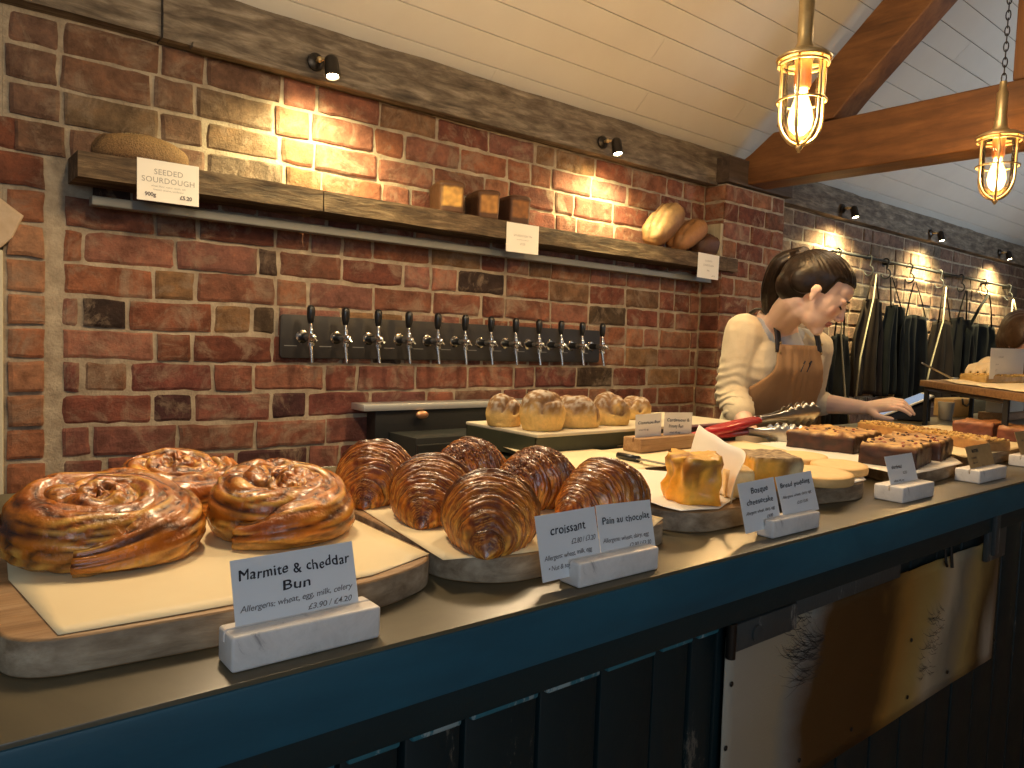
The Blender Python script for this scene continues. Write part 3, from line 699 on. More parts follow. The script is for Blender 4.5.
# ================================================================ PENDANT LAMPS
def make_pendant(label,loc,s=1.0,chain=False,rk=1.0,en=13):
    t=thing('pendant_lamp',label,'pendant lamp',loc,.35,'caged pendant lamps')
    # origin at the centre of the cage
    r=.068*s*rk; zt=.125*s; zm=.02*s
    for z,rr,th in ((zt,r*1.14,.005),(zt-.014*s,r*1.1,.0035),(zm,r*1.08,.0032)):
        mb=MB(); pts=[(rr*math.cos(2*PI*k/40),rr*math.sin(2*PI*k/40),z) for k in range(41)]; mb.tube(pts,th*s,8,False); mb.build('cage_ring',BRASS,t,True)
    for k in range(6):
        a=2*PI*k/6; mb=MB(); pts=[(r,zt),(r,.05*s),(r,-.02*s)]+[(r*math.cos(q*PI/14),-.02*s-r*1.25*math.sin(q*PI/14)) for q in range(1,8)]
        mb.tube([(x*math.cos(a),x*math.sin(a),z) for x,z in pts],.0042*s,8); mb.build('cage_bar',BRASS,t,True)
    mb=MB(); mb.lathe([(.001,zt+.002),(r*1.1,zt),(r*1.14,zt+.006*s),(r*.9,zt+.014*s),(r*.45,zt+.026*s),(r*.34,zt+.04*s),(r*.34,zt+.06*s)],32); mb.build('cap',BRASS,t,auto=40)
    mb=MB(); mb.lathe([(.019*s,zt+.058*s),(.019*s,zt+.16*s),(.013*s,zt+.168*s),(.012*s,zt+(.20 if chain else .42)*s)],20); mb.build('stem',BRASS,t,auto=40)
    mb=MB(); mb.ell((0,0,-.02*s-r*1.25-.004),(.009,.009,.011)); mb.tube([(0,0,-.02*s-r*1.25),(0,0,-.02*s-r*1.25-.018*s)],.004,8); mb.build('finial',BRASS,t,True)
    mb=MB(); mb.lathe([(.021*s,zt),(.021*s,.06*s),(.017*s,.052*s)],20); mb.build('lamp_holder',M('copper_holder',(.45,.2,.09),.35,metal=.9),t,auto=40)
    mb=MB(); rg=r*.86; mb.lathe([(rg,zt-.004)]+[(rg,.05*s),(rg,-.02*s)]+[(rg*math.cos(q*PI/16),-.02*s-rg*1.2*math.sin(q*PI/16)) for q in range(1,8)]+[(.001,-.02*s-rg*1.2)],32); mb.build('glass_jar',GLASS,t,True)
    mb=MB(); mb.lathe([(.013*s,.052*s),(.015*s,.035*s),(.027*s,.0),(.031*s,-.025*s),(.026*s,-.048*s),(.012*s,-.062*s),(.001,-.065*s)],24); bulb=mb.build('bulb',BULB,t,True)
    mb=MB()
    for q in range(6):
        a=2*PI*q/6; mb.tube([(.006*s*math.cos(a),.006*s*math.sin(a),.045*s),(.013*s*math.cos(a),.013*s*math.sin(a),-.005*s),(.010*s*math.cos(a+.5),.010*s*math.sin(a+.5),-.05*s)],.0028*s,6)
    mb.build('filament',FIL,bulb)
    if chain:
        mb=MB(); z=zt+.20*s; k=0
        while z<zt+.62*s:
            pts=[]
            for q in range(13):
                a=2*PI*q/12; u_=.007*math.cos(a); w_=.017*math.sin(a)+z+.012
                pts.append((u_,0,w_) if k%2 else (0,u_,w_))
            mb.tube(pts,.002,6,False); z+=.026; k+=1
        mb.build('chain',SPOTM,t,True)
    else:
        mb=MB(); mb.tube([(.022,0,zt+.10*s),(.018,.004,zt+.45*s)],.004,8); mb.build('flex',BLACK,t,True)
    ld=bpy.data.lights.new('bulb_light','POINT'); ld.energy=en; ld.color=(1,.66,.32); ld.shadow_soft_size=.034
    lo=bpy.data.objects.new('bulb_light',ld); link(lo); lo.location=(loc[0],loc[1],loc[2]-.01)
    return t
p1=at(801,110,y=1.08); p2=at(997,172,y=.985)
make_pendant('larger nearer caged brass pendant lamp hanging on a rigid stem',tuple(p1),1.03,False,.80,20)
make_pendant('smaller farther caged brass pendant lamp hanging on a chain before the tie beam',tuple(p2),.93,True,.94,7)
# ================================================================ BOARDS AND PAPER
def rounded(poly,r,n=5):
    out=[];N=len(poly)
    for i in range(N):
        p0=V((*poly[i-1],0));p=V((*poly[i],0));p1=V((*poly[(i+1)%N],0))
        rr=r[i] if isinstance(r,(list,tuple)) else r
        a=(p0-p);b=(p1-p);rr=min(rr,a.length*.45,b.length*.45); A=p+a.normalized()*rr;B=p+b.normalized()*rr
        for k in range(n+1):
            t=k/n; q=A*(1-t)**2+p*2*t*(1-t)+B*t*t; out.append((q.x,q.y))
    return out
def board(label,poly,r,th=.029,z=CZ,name='serving_board',group=None):
    pp=rounded(poly,r,8); cx=sum(p[0] for p in pp)/len(pp); cy=sum(p[1] for p in pp)/len(pp)
    t=thing(name,label,'board',(cx,cy,z),group=group)
    mb=MB(); mb.prism([(p[0]-cx,p[1]-cy) for p in pp],0,th,.0035,seg=3); o=mb.build('slab',BOARDW,t,auto=30); o.data.materials.append(BOARDE)
    for f in o.data.polygons:
        if abs(f.normal.z)<.5: f.material_index=1
    return t
def sheet(label,poly,z,mt=PAPER,curl=.004,name='parchment_sheet',seed=1,amp=.0006,group=None,curlpts=()):
    """paper lying on a board: polygon filled with a fine grid, edges lifting slightly"""
    b=bmesh.new(); xs=[p[0] for p in poly]; ys=[p[1] for p in poly]
    vs=[b.verts.new((p[0],p[1],0)) for p in poly]; b.faces.new(vs)
    for i in range(1,16):
        x=min(xs)+(max(xs)-min(xs))*i/16
        bmesh.ops.bisect_plane(b,geom=b.verts[:]+b.edges[:]+b.faces[:],plane_co=(x,0,0),plane_no=(1,0,0))
        y=min(ys)+(max(ys)-min(ys))*i/16
        bmesh.ops.bisect_plane(b,geom=b.verts[:]+b.edges[:]+b.faces[:],plane_co=(0,y,0),plane_no=(0,1,0))
    for v in b.verts:
        zz=amp*(1+nz((v.co.x*18,v.co.y*18,seed)))
        for cx,cy,rad,h in curlpts:
            d=math.hypot(v.co.x-cx,v.co.y-cy)
            if d<rad: zz+=h*(1-d/rad)**2
        v.co.z=zz
    mb=MB(); mb.bm(b); cx=sum(xs)/len(xs); cy=sum(ys)/len(ys)
    mb.v=[v-V((cx,cy,0)) for v in mb.v]
    o=mb.build(name,mt,None,True,loc=(cx,cy,z)); s=o.modifiers.new('t','SOLIDIFY'); s.thickness=.0004; s.offset=1
    tag(o,label,'parchment paper',group); return o
BT=CZ+.029
board('large oak board with rounded corners under the glazed swirl buns',[(.045,.600),(.205,.585),(.345,.592),(.418,.625),(.418,1.02),(.05,1.02)],[.045,.25,.2,.05,.04,.05])
P=lambda px,py,z=BT:(at(px,py,z=z).x,at(px,py,z=z).y)
sheet('tan parchment sheet under the glazed swirl buns',[(.064,.756),P(58,636),(.14,.597),(.24,.594),(.33,.602),(.411,.632),(.411,.84),(.39,1.0),(.08,1.0)],BT+.0003,seed=2)
board('oak board with rounded front corners under the croissants',[(.424,.63),(.47,.583),(.60,.578),(.752,.60),(.765,.66),(.72,1.05),(.44,1.02)],[.05,.08,.3,.04,.05,.05,.05])
sheet('tan parchment sheet under the croissants',[P(372,503),P(358,507)[0:2] and (.447,.86),P(443,561),(.47,.588),(.53,.578),(.70,.584),(.752,.61),(.74,.80),(.70,1.03),(.47,.99)],BT+.0003,seed=5)
# third board: cheesecake
board('round-ended oak board under the cheesecake and bread pudding',[(.793,.64),(.83,.605),(.93,.60),(1.0,.625),(1.075,.69),(1.08,.80),(1.02,.885),(.80,.88)],[.05,.05,.1,.06,.06,.06,.08,.08])
sheet('crumpled tan parchment sheet under the basque cheesecake slice',[(.775,.70),(.80,.62),(.86,.603),(.94,.63),(1.0,.72),(1.06,.80),(.98,.90),(.80,.88)],BT+.0003,WPAPER,seed=8,amp=.0025,curlpts=((.775,.68,.06,.012),))
sheet('wide tan parchment sheet on the worktop behind the cheesecake',[P(503,452,CZ+.02),P(560,448,CZ+.02),P(640,462,CZ+.02),P(655,500,CZ+.02),P(640,520,CZ+.02),P(600,490,CZ+.02)],CZ+.030,seed=12,amp=.001)
b=board('thick oak board behind the cheesecake, covered with parchment',[(.82,.93),(1.07,.90),(1.50,.90),(1.56,1.06),(.93,1.085),(.86,1.07)],.03,.027)
sheet('wide tan parchment sheet over the thick board behind the cheesecake',[(.80,.915),(1.08,.885),(1.52,.885),(1.58,1.05),(1.2,1.083),(.90,1.083),(.86,1.05)],CZ+.0275,seed=15,amp=.002)
# fourth board: shortbreads ; fifth: traybakes
board('pale oak board under the round shortbreads',[(1.09,.665),(1.13,.625),(1.28,.60),(1.36,.655),(1.49,.74),(1.46,.87),(1.20,.87),(1.10,.80)],[.04,.06,.06,.06,.06,.06,.05,.05])
sheet('pale parchment sheet under the round shortbreads',[(1.08,.67),(1.12,.625),(1.21,.603),(1.30,.612),(1.38,.665),(1.50,.76),(1.44,.88),(1.16,.88),(1.09,.8)],BT+.0003,WPAPER,seed=20,amp=.002)
board('dark oak board under the chocolate chip traybakes',[(1.455,.605),(1.72,.618),(1.79,.66),(1.86,.80),(1.80,1.0),(1.58,.98),(1.535,.76)],.03,.026)
sheet('white parchment sheet under the chocolate chip traybakes',[(1.425,.598),(1.55,.603),(1.72,.61),(1.80,.66),(1.87,.80),(1.82,1.0),(1.50,1.0),(1.48,.74)],CZ+.0265,WPAPER,seed=24,amp=.0022)
board('oak board at the right carrying the long nut slice',[(1.82,.645),(2.26,.64),(2.55,.66),(2.62,1.02),(1.90,1.02),(1.885,.80)],.03,.028)
sheet('pale parchment sheet under the long nut slice',[(1.815,.64),(2.05,.632),(2.3,.64),(2.55,.655),(2.60,1.0),(1.92,1.0),(1.90,.8)],CZ+.0285,PAPER,seed=28,amp=.002)
# ================================================================ SWIRL BUNS
GLZ=MV('glazed_pastry',.25,coat=.35,bmp=.8,bs=90,bd=.004,var=.35,vs=45)
def swirl(label,c,R0,H,rz,seed,turns=3.0,hand=1,sq=.92):
    """snail of laminated dough: one coiled rope with its layers running along it"""
    t=thing('swirl_bun',label,'pastry',(c[0],c[1],BT+.0018),0,'glazed savoury swirl buns')
    gold=(.70,.215,.012); dk=(.026,.004,.001); mid=(.30,.058,.003); pale=(1.0,.56,.10)
    N=int(150*turns); NA=52; vs=[];cs_=[];fs=[]
    w0=R0*.235
    for i in range(N+1):
        f=i/N; th=hand*2*PI*turns*f+rz
        rad=(R0-w0)*(1-f)**.86; rad*=1+.04*math.sin(th+seed)*(1-f)+.02*nz((f*9,seed,0))
        taper=ss(0,.05,f); tend=1-.35*ss(.92,1,f)
        hw=w0*(.55+.45*taper)*(1.08-.28*f)*tend; hh=H*.5*(.50+.50*taper)
        lift=H*.10*f
        cx=rad*math.cos(th); cy=rad*math.sin(th)*sq; o=V((math.cos(th),math.sin(th),0))
        for k in range(NA):
            a=2*PI*k/NA; ca,sa=math.cos(a),math.sin(a)
            ws=1.25*nz((f*8,ca*.9,sa*.9+seed))
            q=((a+th*.16)*8/(2*PI)+ws)%1.0; rg=math.sin(PI*q)**.5
            q2=((a+th*.16)*26/(2*PI)+ws*3+.4*nz((f*30,a,seed+5)))%1.0; r2=math.sin(PI*q2)
            br=ss(.25,.6,nz((f*26,ca*2,sa*2+seed*3))+.1)
            n=.0040*rg+.0011*r2-.0035*br*(1-rg)+.003*nz((f*28,ca*1.5,sa*1.5+seed))
            x=hw*(abs(ca)**.85*(1 if ca>0 else -1))*1.12+n*ca; zz=hh+hh*sa*(1 if sa>0 else 1)+n*sa*1.4
            x+=.10*w0*(-sa)
            px=cx+o.x*x; py=cy+o.y*x*sq
            z=(zz+lift)*(1+.36*py/R0)
            z=max(z,0)
            col=mix(mid,gold,.05+.85*rg*(.55+.9*nz((f*22,a*2,seed+2))))
            col=mix(col,pale,.75*ss(.6,1,r2)*rg*ss(.0,.5,nz((f*16,a*1.5,seed+7))+.2))
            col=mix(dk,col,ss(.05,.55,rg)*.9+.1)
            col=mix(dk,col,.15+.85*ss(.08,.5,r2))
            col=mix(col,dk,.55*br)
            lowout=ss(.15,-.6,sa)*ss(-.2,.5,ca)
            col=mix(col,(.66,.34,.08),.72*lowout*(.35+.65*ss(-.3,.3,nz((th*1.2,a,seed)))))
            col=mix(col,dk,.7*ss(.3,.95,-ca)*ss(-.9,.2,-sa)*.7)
            vs.append((px,py,z)); cs_.append(col)
    for i in range(N):
        for k in range(NA): fs.append((i*NA+k,i*NA+(k+1)%NA,(i+1)*NA+(k+1)%NA,(i+1)*NA+k))
    fs.append(tuple(range(NA))); fs.append(tuple(N*NA+k for k in range(NA)))
    mesh_ob('pastry',vs,fs,GLZ,t,True,cs_)
    return t
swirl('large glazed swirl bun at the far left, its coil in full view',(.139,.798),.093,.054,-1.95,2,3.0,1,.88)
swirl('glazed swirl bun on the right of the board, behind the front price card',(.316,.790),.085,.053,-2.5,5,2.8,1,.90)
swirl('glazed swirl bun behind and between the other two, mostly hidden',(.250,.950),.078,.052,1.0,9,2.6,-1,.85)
# ================================================================ CROISSANTS
CRO=MV('croissant_crust',.27,coat=.5,bmp=.6,bs=110,bd=.004,var=.28,vs=60)
def croissant(label,tip,ang,L,Rr,H,seed,N=5.5,bend=.0,name='croissant',group='croissants and pains au chocolat',sugar=None,base=BT+.0016,plump=1.75):
    """tip = board position of the end that points at the shopper; ang = heading of the spine (radians)"""
    ca,sa=math.cos(ang),math.sin(ang)
    c=(tip[0]+ca*L/2,tip[1]+sa*L/2)
    t=thing(name,label,'pastry',(c[0],c[1],base),ang,group)
    NT,NA=300,96; vs=[];cs_=[];fs=[]
    dk=(.045,.007,.002); mid=(.22,.042,.004); gold=(.64,.19,.014); pale=(.95,.48,.08)
    ky=H/1.62/Rr
    env=lambda s:(1-abs(s)**plump)**.72
    for j in range(NT+1):
        s=-1+2*j/NT; s=max(-.9995,min(.9995,s))
        for i in range(NA):
            a=2*PI*i/NA; g=math.sin(a)
            sx=s+.035*math.sin(a*2+seed)*(1-abs(s))+.045*nz((math.cos(a)*1.2,g*1.2,seed+s*1.2))*(1-s*s)
            sx=max(-.9995,min(.9995,sx)); e=env(sx)
            q=abs(sx)*N+.35; cell=q%1.0
            bul=(1-(2*cell-1)**2)**.5
            wv=1.3*nz((a*.9,s*4,seed)); f1=math.sin((q*3+wv)*2*PI); f2=math.sin((q*9+wv*2+.8*nz((a*3,s*20,seed)))*2*PI)
            msk=ss(-.3,.2,nz((a*1.3,s*7,seed+11)))
            crest=math.exp(-((abs(sx)-.04)/.05)**2)
            r=Rr*(e*(.86+.10*bul+.10*(1-cell)*(.4+.6*e))+.045*crest)+(.0007*f1+.0004*f2*msk)*e+.0020*fbm((s*8,math.cos(a)*3,g*3+seed),1)*e
            x=s*L/2; y=r*math.cos(a)+bend*(s*s)*L; zr=r*g*ky
            zc=Rr*e*ky*.60
            z=max(zc+zr,0.0)
            col=mix(mid,gold,.35+.35*f1+.9*nz((s*11,math.cos(a)*4,g*4+seed)))
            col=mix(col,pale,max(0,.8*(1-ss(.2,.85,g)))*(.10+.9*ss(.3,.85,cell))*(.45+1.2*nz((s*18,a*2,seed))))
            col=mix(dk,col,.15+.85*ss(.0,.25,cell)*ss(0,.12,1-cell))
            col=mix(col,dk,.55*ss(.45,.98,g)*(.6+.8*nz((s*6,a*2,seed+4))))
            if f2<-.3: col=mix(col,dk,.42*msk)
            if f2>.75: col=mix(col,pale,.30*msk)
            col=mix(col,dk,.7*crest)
            vs.append((x,y,z)); cs_.append(col)
    for j in range(NT):
        for i in range(NA): fs.append((j*NA+i,j*NA+(i+1)%NA,(j+1)*NA+(i+1)%NA,(j+1)*NA+i))
    fs.append(tuple(range(NA))); fs.append(tuple(NT*NA+i for i in range(NA)))
    mesh_ob('pastry',vs,fs,CRO,t,True,cs_)
    if sugar:
        mb=MB(); s0,s1=sugar
        for k in range(1500):
            s=R.uniform(s0,s1); a=R.gauss(PI/2,.48)
            e=env(s); r=Rr*e*1.0; x=s*L/2; y=r*math.cos(a)+bend*s*s*L; z=Rr*e*ky*.60+r*math.sin(a)*ky
            g=R.uniform(.0008,.0019)
            b=bmesh.new(); bmesh.ops.create_cube(b,size=g*1.5); b.transform(Matrix.Translation((x,y,z))@Matrix.Rotation(R.uniform(0,3),4,V((R.random(),R.random(),R.random()+.01)).normalized()))
            mb.bm(b,R.choice([(.16,.045,.018),(.22,.07,.025),(.10,.028,.012),(.30,.11,.045),(.50,.27,.13)]))
        o=mb.build('sugar_crust',MV('sugar_crumbs',.4,coat=.4),t,cols=True); tag(o,kind='stuff'); 
    return t
A45=math.radians(47)
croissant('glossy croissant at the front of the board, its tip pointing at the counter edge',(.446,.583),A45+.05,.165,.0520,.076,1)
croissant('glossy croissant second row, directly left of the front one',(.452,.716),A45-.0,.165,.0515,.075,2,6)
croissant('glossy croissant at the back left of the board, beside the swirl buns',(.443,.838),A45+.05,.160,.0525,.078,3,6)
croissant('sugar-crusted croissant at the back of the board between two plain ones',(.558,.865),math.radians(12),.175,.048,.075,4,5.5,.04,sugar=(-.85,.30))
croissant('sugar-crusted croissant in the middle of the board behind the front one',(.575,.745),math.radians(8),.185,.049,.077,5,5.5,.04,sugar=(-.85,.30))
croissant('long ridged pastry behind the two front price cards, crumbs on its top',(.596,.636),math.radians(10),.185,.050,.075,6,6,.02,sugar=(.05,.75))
# ================================================================ MARBLE BLOCKS AND PRICE CARDS
def block(label,x0,x1,y0,y1,h=.026,rz=0,slot=None,mt=MARBLE,name='marble_card_holder',cat='card holder',group='marble card holders'):
    w=x1-x0; d=y1-y0; s=slot if slot is not None else d*.45
    pr_=[(0,0),(d,0),(d,h),(s+.0016,h),(s+.0016,h-.009),(s-.0016,h-.009),(s-.0016,h),(0,h)]
    b=bmesh.new(); vs=[b.verts.new((0,p[0],p[1])) for p in pr_]; f=b.faces.new(vs); r=bmesh.ops.extrude_face_region(b,geom=[f])
    for e in r['geom']:
        if isinstance(e,bmesh.types.BMVert): e.co.x=w
    bmesh.ops.recalc_face_normals(b,faces=b.faces)
    ed=[e for e in b.edges if e.calc_face_angle(0)>.5 and not all(abs(v.co.y-s)<.002 and v.co.z>h-.01 for v in e.verts)]
    bmesh.ops.bevel(b,geom=ed,offset=.0028,segments=3,profile=.5,affect='EDGES',clamp_overlap=True)
    mb=MB(); mb.bm(b); o=mb.build(name,mt,None,loc=(x0,y0,CZ+.0003),auto=30); o.rotation_euler=(0,0,rz); tag(o,label,cat,group); return o
block('marble block holding the Marmite and cheddar bun card, nearest the camera',.180,.302,.534,.566,.027,slot=.018)
def hand(bold=.02,sh=.12,sp=1.0,wob=.10,ws=1.0): return lambda size,rot=0,fit=None:dict(bold=bold*size,shear=sh,spacing=sp,wob=wob,wscale=ws,rot=rot,fit=fit)
HB=hand(.0005,.05,1.08,.15); HS=hand(.006,.22,.95,.10)
def c1(w,h):
    return [([('Marmite & cheddar',w*.045,h*.70,h*.205,HB(h*.2,.0,w*.90)),('Bun',w*.37,h*.47,h*.19,HB(h*.19,0,w*.22))],INK,'name_lettering'),
            ([('Allergens: wheat, egg, milk, celery',w*.04,h*.29,h*.115,HS(h*.115,.02,w*.92)),('£3.90 / £4.20',w*.56,h*.145,h*.11,HS(h*.11,.02,w*.38))],INK2,'small_lettering')]
card('price_card','white card reading Marmite & cheddar Bun, in the nearest marble block',[(230,561),(352,541),(236.5,637)],.5525,c1)
block('marble block holding the croissant and pain au chocolat cards',.528,.652,.532,.563,.026,slot=.016)
def c2(w,h):
    return [([('croissant',w*.20,h*.66,h*.20,HB(h*.2,.02,w*.58))],INK,'name_lettering'),
            ([('£2.80 / £3.20',w*.52,h*.48,h*.115,HS(h*.11,.02,w*.42)),('Allergens: wheat, milk, egg',w*.06,h*.30,h*.105,HS(h*.105,.02,w*.8)),('• Nut & soya  oats !',w*.10,h*.14,h*.105,HS(h*.1,.02))],INK2,'small_lettering')]
card('price_card','white card reading croissant, left one of the pair in the marble block',[(532,517),(592,507),(543,583)],.5465,c2)
def c3(w,h):
    return [([('Pain au chocolat',w*.07,h*.66,h*.165,HB(h*.165,.02,w*.86))],INK,'name_lettering'),
            ([('Allergens: wheat, dairy, egg',w*.05,h*.36,h*.105,HS(h*.105,.02,w*.85)),('£2.90 / £3.30',w*.5,h*.22,h*.11,HS(h*.11,.02,w*.42))],INK2,'small_lettering')]
card('price_card','white card reading Pain au chocolat, right one of the pair in the marble block',[(596,505.5),(650,499.5),(602.5,566)],.5475,c3)
block('marble block with a dark hole holding the Bosque cheesecake and bread pudding cards',.888,1.008,.536,.562,.024,slot=.014)
def c4(w,h):
    return [([('Bosque',w*.30,h*.74,h*.17,HB(h*.17,.02,w*.46)),('cheesecake',w*.14,h*.52,h*.16,HB(h*.16,.02,w*.72))],INK,'name_lettering'),
            ([('Allergens: wheat, dairy, egg',w*.08,h*.34,h*.095,HS(h*.09,.02,w*.8)),('£4.00',w*.62,h*.20,h*.10,HS(h*.1,.02))],INK2,'small_lettering')]
card('price_card','white card reading Bosque cheesecake, left one of its pair',[(737,484),(773,477),(746,534)],.5495,c4)
def c5(w,h):
    return [([('Bread pudding',w*.06,h*.70,h*.16,HB(h*.16,.02,w*.82))],INK,'name_lettering'),
            ([('Allergens: wheat, dairy, egg',w*.06,h*.44,h*.095,HS(h*.09,.02,w*.82)),('£3.50 / £3.90',w*.42,h*.25,h*.10,HS(h*.1,.02))],INK2,'small_lettering')]
card('price_card','white card reading Bread pudding, right one of its pair',[(779,477),(814,470.5),(784,518)],.5505,c5)
block('cream stone block holding the shortbread card',1.30,1.425,.548,.598,.027,slot=.024)
def c6(w,h):
    return [([('shortbread',w*.14,h*.60,h*.15,hand(.02,.1)(h*.15)),('£2.50',w*.5,h*.40,h*.12,HS(h*.12)),('wheat, milk, soy',w*.12,h*.2,h*.11,HS(h*.11))],INK2,'lettering')]
card('price_card','small white card standing in the cream stone block before the round shortbreads',[(888,457),(915,453),(892,490)],.573,c6)
block('cream stone block holding the brown kraft card',1.652,1.80,.553,.60,.026,slot=.020)
def c7(w,h):
    return [([('BUTTER',w*.2,h*.74,h*.17,hand(.03,0)(h*.17)),('shortbread',w*.12,h*.52,h*.12,HS(h*.12)),('wheat, milk',w*.12,h*.34,h*.11,HS(h*.11)),('£3.20',w*.45,h*.16,h*.12,HS(h*.12))],INK,'lettering')]
card('price_card','brown kraft card standing in a stone block before the chocolate chip traybakes',[(967,447),(991,443),(972,474)],.573,c7,KRAFT)
block('cream stone block at the right edge of the photo',2.02,2.14,.575,.62,.026,slot=.02)
def c8(w,h): return [([('slice',w*.2,h*.6,h*.16,HS(h*.16))],INK,'lettering')]
card('price_card','kraft card at the right edge of the photo in the last stone block',[(1021,436),(1040,433),(1022,458)],.597,c8,KRAFT)
# wooden holder with the two bun cards
block('small wooden block holding the two bun cards beside the buns',1.165,1.36,1.012,1.062,.030,mt=BOARDW,name='wooden_card_holder',group='wooden card holders',slot=.022).location.z=CZ+.0295
mb=MB(); mb.cap((1.20,1.008,CZ+.069),.009,(1.32,1.0,CZ+.069),.010,14)
def c9(w,h): return [([('Cinnamon Bun',w*.08,h*.58,h*.17,HB(h*.16,0,w*.84))],INK,'name_lettering'),([('wheat, milk, egg',w*.12,h*.32,h*.10,HS(h*.1))],INK2,'small_lettering')]
def c10(w,h): return [([('Cardamom &',w*.08,h*.66,h*.17,HB(h*.16,0,w*.8)),('Honey Bun',w*.16,h*.44,h*.17,HB(h*.16))],INK,'name_lettering'),([('wheat, milk, egg',w*.2,h*.24,h*.10,HS(h*.1))],INK2,'small_lettering')]
card('price_card','cream card reading Cinnamon Bun, left of the two beside the buns',[(634,415),(660,413),(635,439)],1.034,c9,CARDW)
card('price_card','cream card reading Cardamom & Honey Bun, right of the two beside the buns',[(661,413),(689,413),(663,440)],1.0345,c10,CARDW)
# ================================================================ CRATE WITH SUGARED BUNS
cr=thing('serving_crate','low dark green metal crate with a pale board on top under the sugared buns','crate',(1.29,1.20,CZ))
GRM=M('dark_green_metal',(.028,.035,.018),.45,var=(.05,.055,.03),vs=12)
mb=MB(); mb.box(-.335,.335,-.10,.135,.0,.012,.002); mb.box(-.335,.335,-.10,-.096,.02,.062,.001); mb.box(-.335,.335,.131,.135,.02,.062,.001); mb.box(-.335,-.331,-.10,.135,.02,.062,.001); mb.box(.331,.335,-.10,.135,.02,.062,.001)
for sx in(-.33,.325):
    for sy in(-.097,.128): mb.box(sx,sx+.006,sy,sy+.006,.01,.03)
mb.build('crate_frame',GRM,cr)
mb=MB(); mb.box(-.335,.335,-.105,.138,.062,.069,.002); mb.build('top_board',M('pale_top',(.55,.48,.34),.5,var=(.62,.55,.4),vs=9),cr)
mb=MB(); mb.box(-.1,.12,-.1015,-.0995,.030,.033); mb.build('label_strip',STEEL,cr)
SUG=MV('sugared_bun',.75,bmp=.6,bs=180,bd=.003,var=.16,vs=110,sss=.05)
def sbun(label,x,y,w,d,h,seed,rz=0,knots=3,z=CZ+.0695):
    t=thing('sugared_bun',label,'bun',(x,y,z),rz,'sugared buns on the green crate')
    dough=(.78,.50,.15); brown=(.17,.075,.028); sugar=(.62,.55,.45)
    def fn(u,v):
        a=2*PI*u; ph=-PI/2+PI*v; r=max(math.cos(ph),1e-3)**.72; s=math.sin(ph); s=max(s,-.5)
        x=w/2*math.cos(a)*r; y=d/2*math.sin(a)*r; zz=(s+.5)/1.5*h
        f=1.0*(math.atan2(zz-h*.5,x*.6-y*.8+.012*math.sin(seed)+1e-5)/(2*PI))+2.6*math.hypot(x*.8-y*.3,zz-h*.5)/w*(.8+.2*knots/3)+.45*nz((x*28,y*28,seed))
        c=f%1.0; rd=math.sin(PI*c)**.6
        n=(rd-.6)*.010*min(1,zz/h*3)+.003*fbm((x*25,y*25,zz*25+seed),1)
        t_=ss(.25,.72,zz/h+.25*nz((x*35,y*35,zz*35+seed)))
        col=mix(dough,brown,t_*.9); col=mix(col,brown,(1-ss(.1,.7,rd))*.9*ss(.15,.4,zz/h))
        sg=ss(.1,.6,nz((x*130,y*130,zz*130+seed))+.25+.25*nz((x*30,y*30,zz*30)))*ss(.3,.75,zz/h)*rd
        col=mix(col,sugar,sg*.75)
        k=1+n*16
        return (x*k,y*k,max(0,zz+n*1.2*(zz>.004))),col
    lump('pastry',SUG,t,fn,72,44); return t
def cz_(px,py): p=at(px,py,z=CZ+.0695); return p.x,p.y
sbun('sugared bun at the left end of the green crate',.99,1.245,.084,.075,.064,1,.3)
sbun('large knotted sugar-dusted bun at the front of the crate, the tallest one',1.022,1.158,.098,.085,.078,4,.1,4)
sbun('sugared bun with a pale rolled end, just right of the tallest bun',1.128,1.17,.115,.085,.066,7,-.4,2)
sbun('round sugared bun standing between the rolled bun and the bun cards',1.245,1.175,.095,.085,.068,11,.2,3)
sbun('small flat sugared bun farthest right, behind the bun cards',1.40,1.245,.10,.08,.052,15,0,3)
# ================================================================ CHEESECAKE, BREAD PUDDING
CAKE=MV('cake',.5,bmp=.5,bs=80,bd=.003,var=.25,vs=45,coat=.15)
def slab(name,poly,h,mt,parent,colfn,z0=0,seed=0,amp=.003,topamp=.004,n=7,taper=0,round_=.006):
    """baked slab: polygon footprint, subdivided sides and top, lumpy"""
    pp=[];N=len(poly)
    for i in range(N):
        a=V((*poly[i],0)); b=V((*poly[(i+1)%N],0)); k=max(2,int((b-a).length/.006))
        for q in range(k): pp.append(a.lerp(b,q/k))
    c=sum(pp,V())/len(pp); M_=len(pp); vs=[];cs_=[];fs=[]
    rings=[(0,1.0,0)]+[(j/n,1.0+taper*j/n,0) for j in range(1,n)]
    levels=[]
    for j in range(n+1):
        f=j/n; levels.append((1+taper*f-(round_/.06 if j==n else 0)*.5,f*h-(0.0 if j<n else 0)))
    ins=[.93,.8,.6,.4,.2,.02]
    L=[(s,z,0) for s,z in levels]+[((1+taper)*s*.97,h,1) for s in ins]
    for s,z,tp_ in L:
        for p in pp:
            q=c+(p-c)*s; nn=fbm((q.x*40+seed,q.y*40,z*40),1)
            f=z/h
            d=(q-c).normalized()*amp*nn*(0 if tp_ else 1)
            zz=z+(topamp*fbm((q.x*35+seed,q.y*35,5),1) if f>=.99 else 0)
            v=V((q.x+d.x,q.y+d.y,z0+max(0,zz))); vs.append(v); cs_.append(colfn(v-V((0,0,z0)),f,tp_))
    for j in range(len(L)-1):
        for i in range(M_): fs.append((j*M_+i,j*M_+(i+1)%M_,(j+1)*M_+(i+1)%M_,(j+1)*M_+i))
    fs.append(tuple(range(M_))); fs.append(tuple((len(L)-1)*M_+i for i in range(M_)))
    return mesh_ob(name,vs,fs,mt,parent,True,cs_)
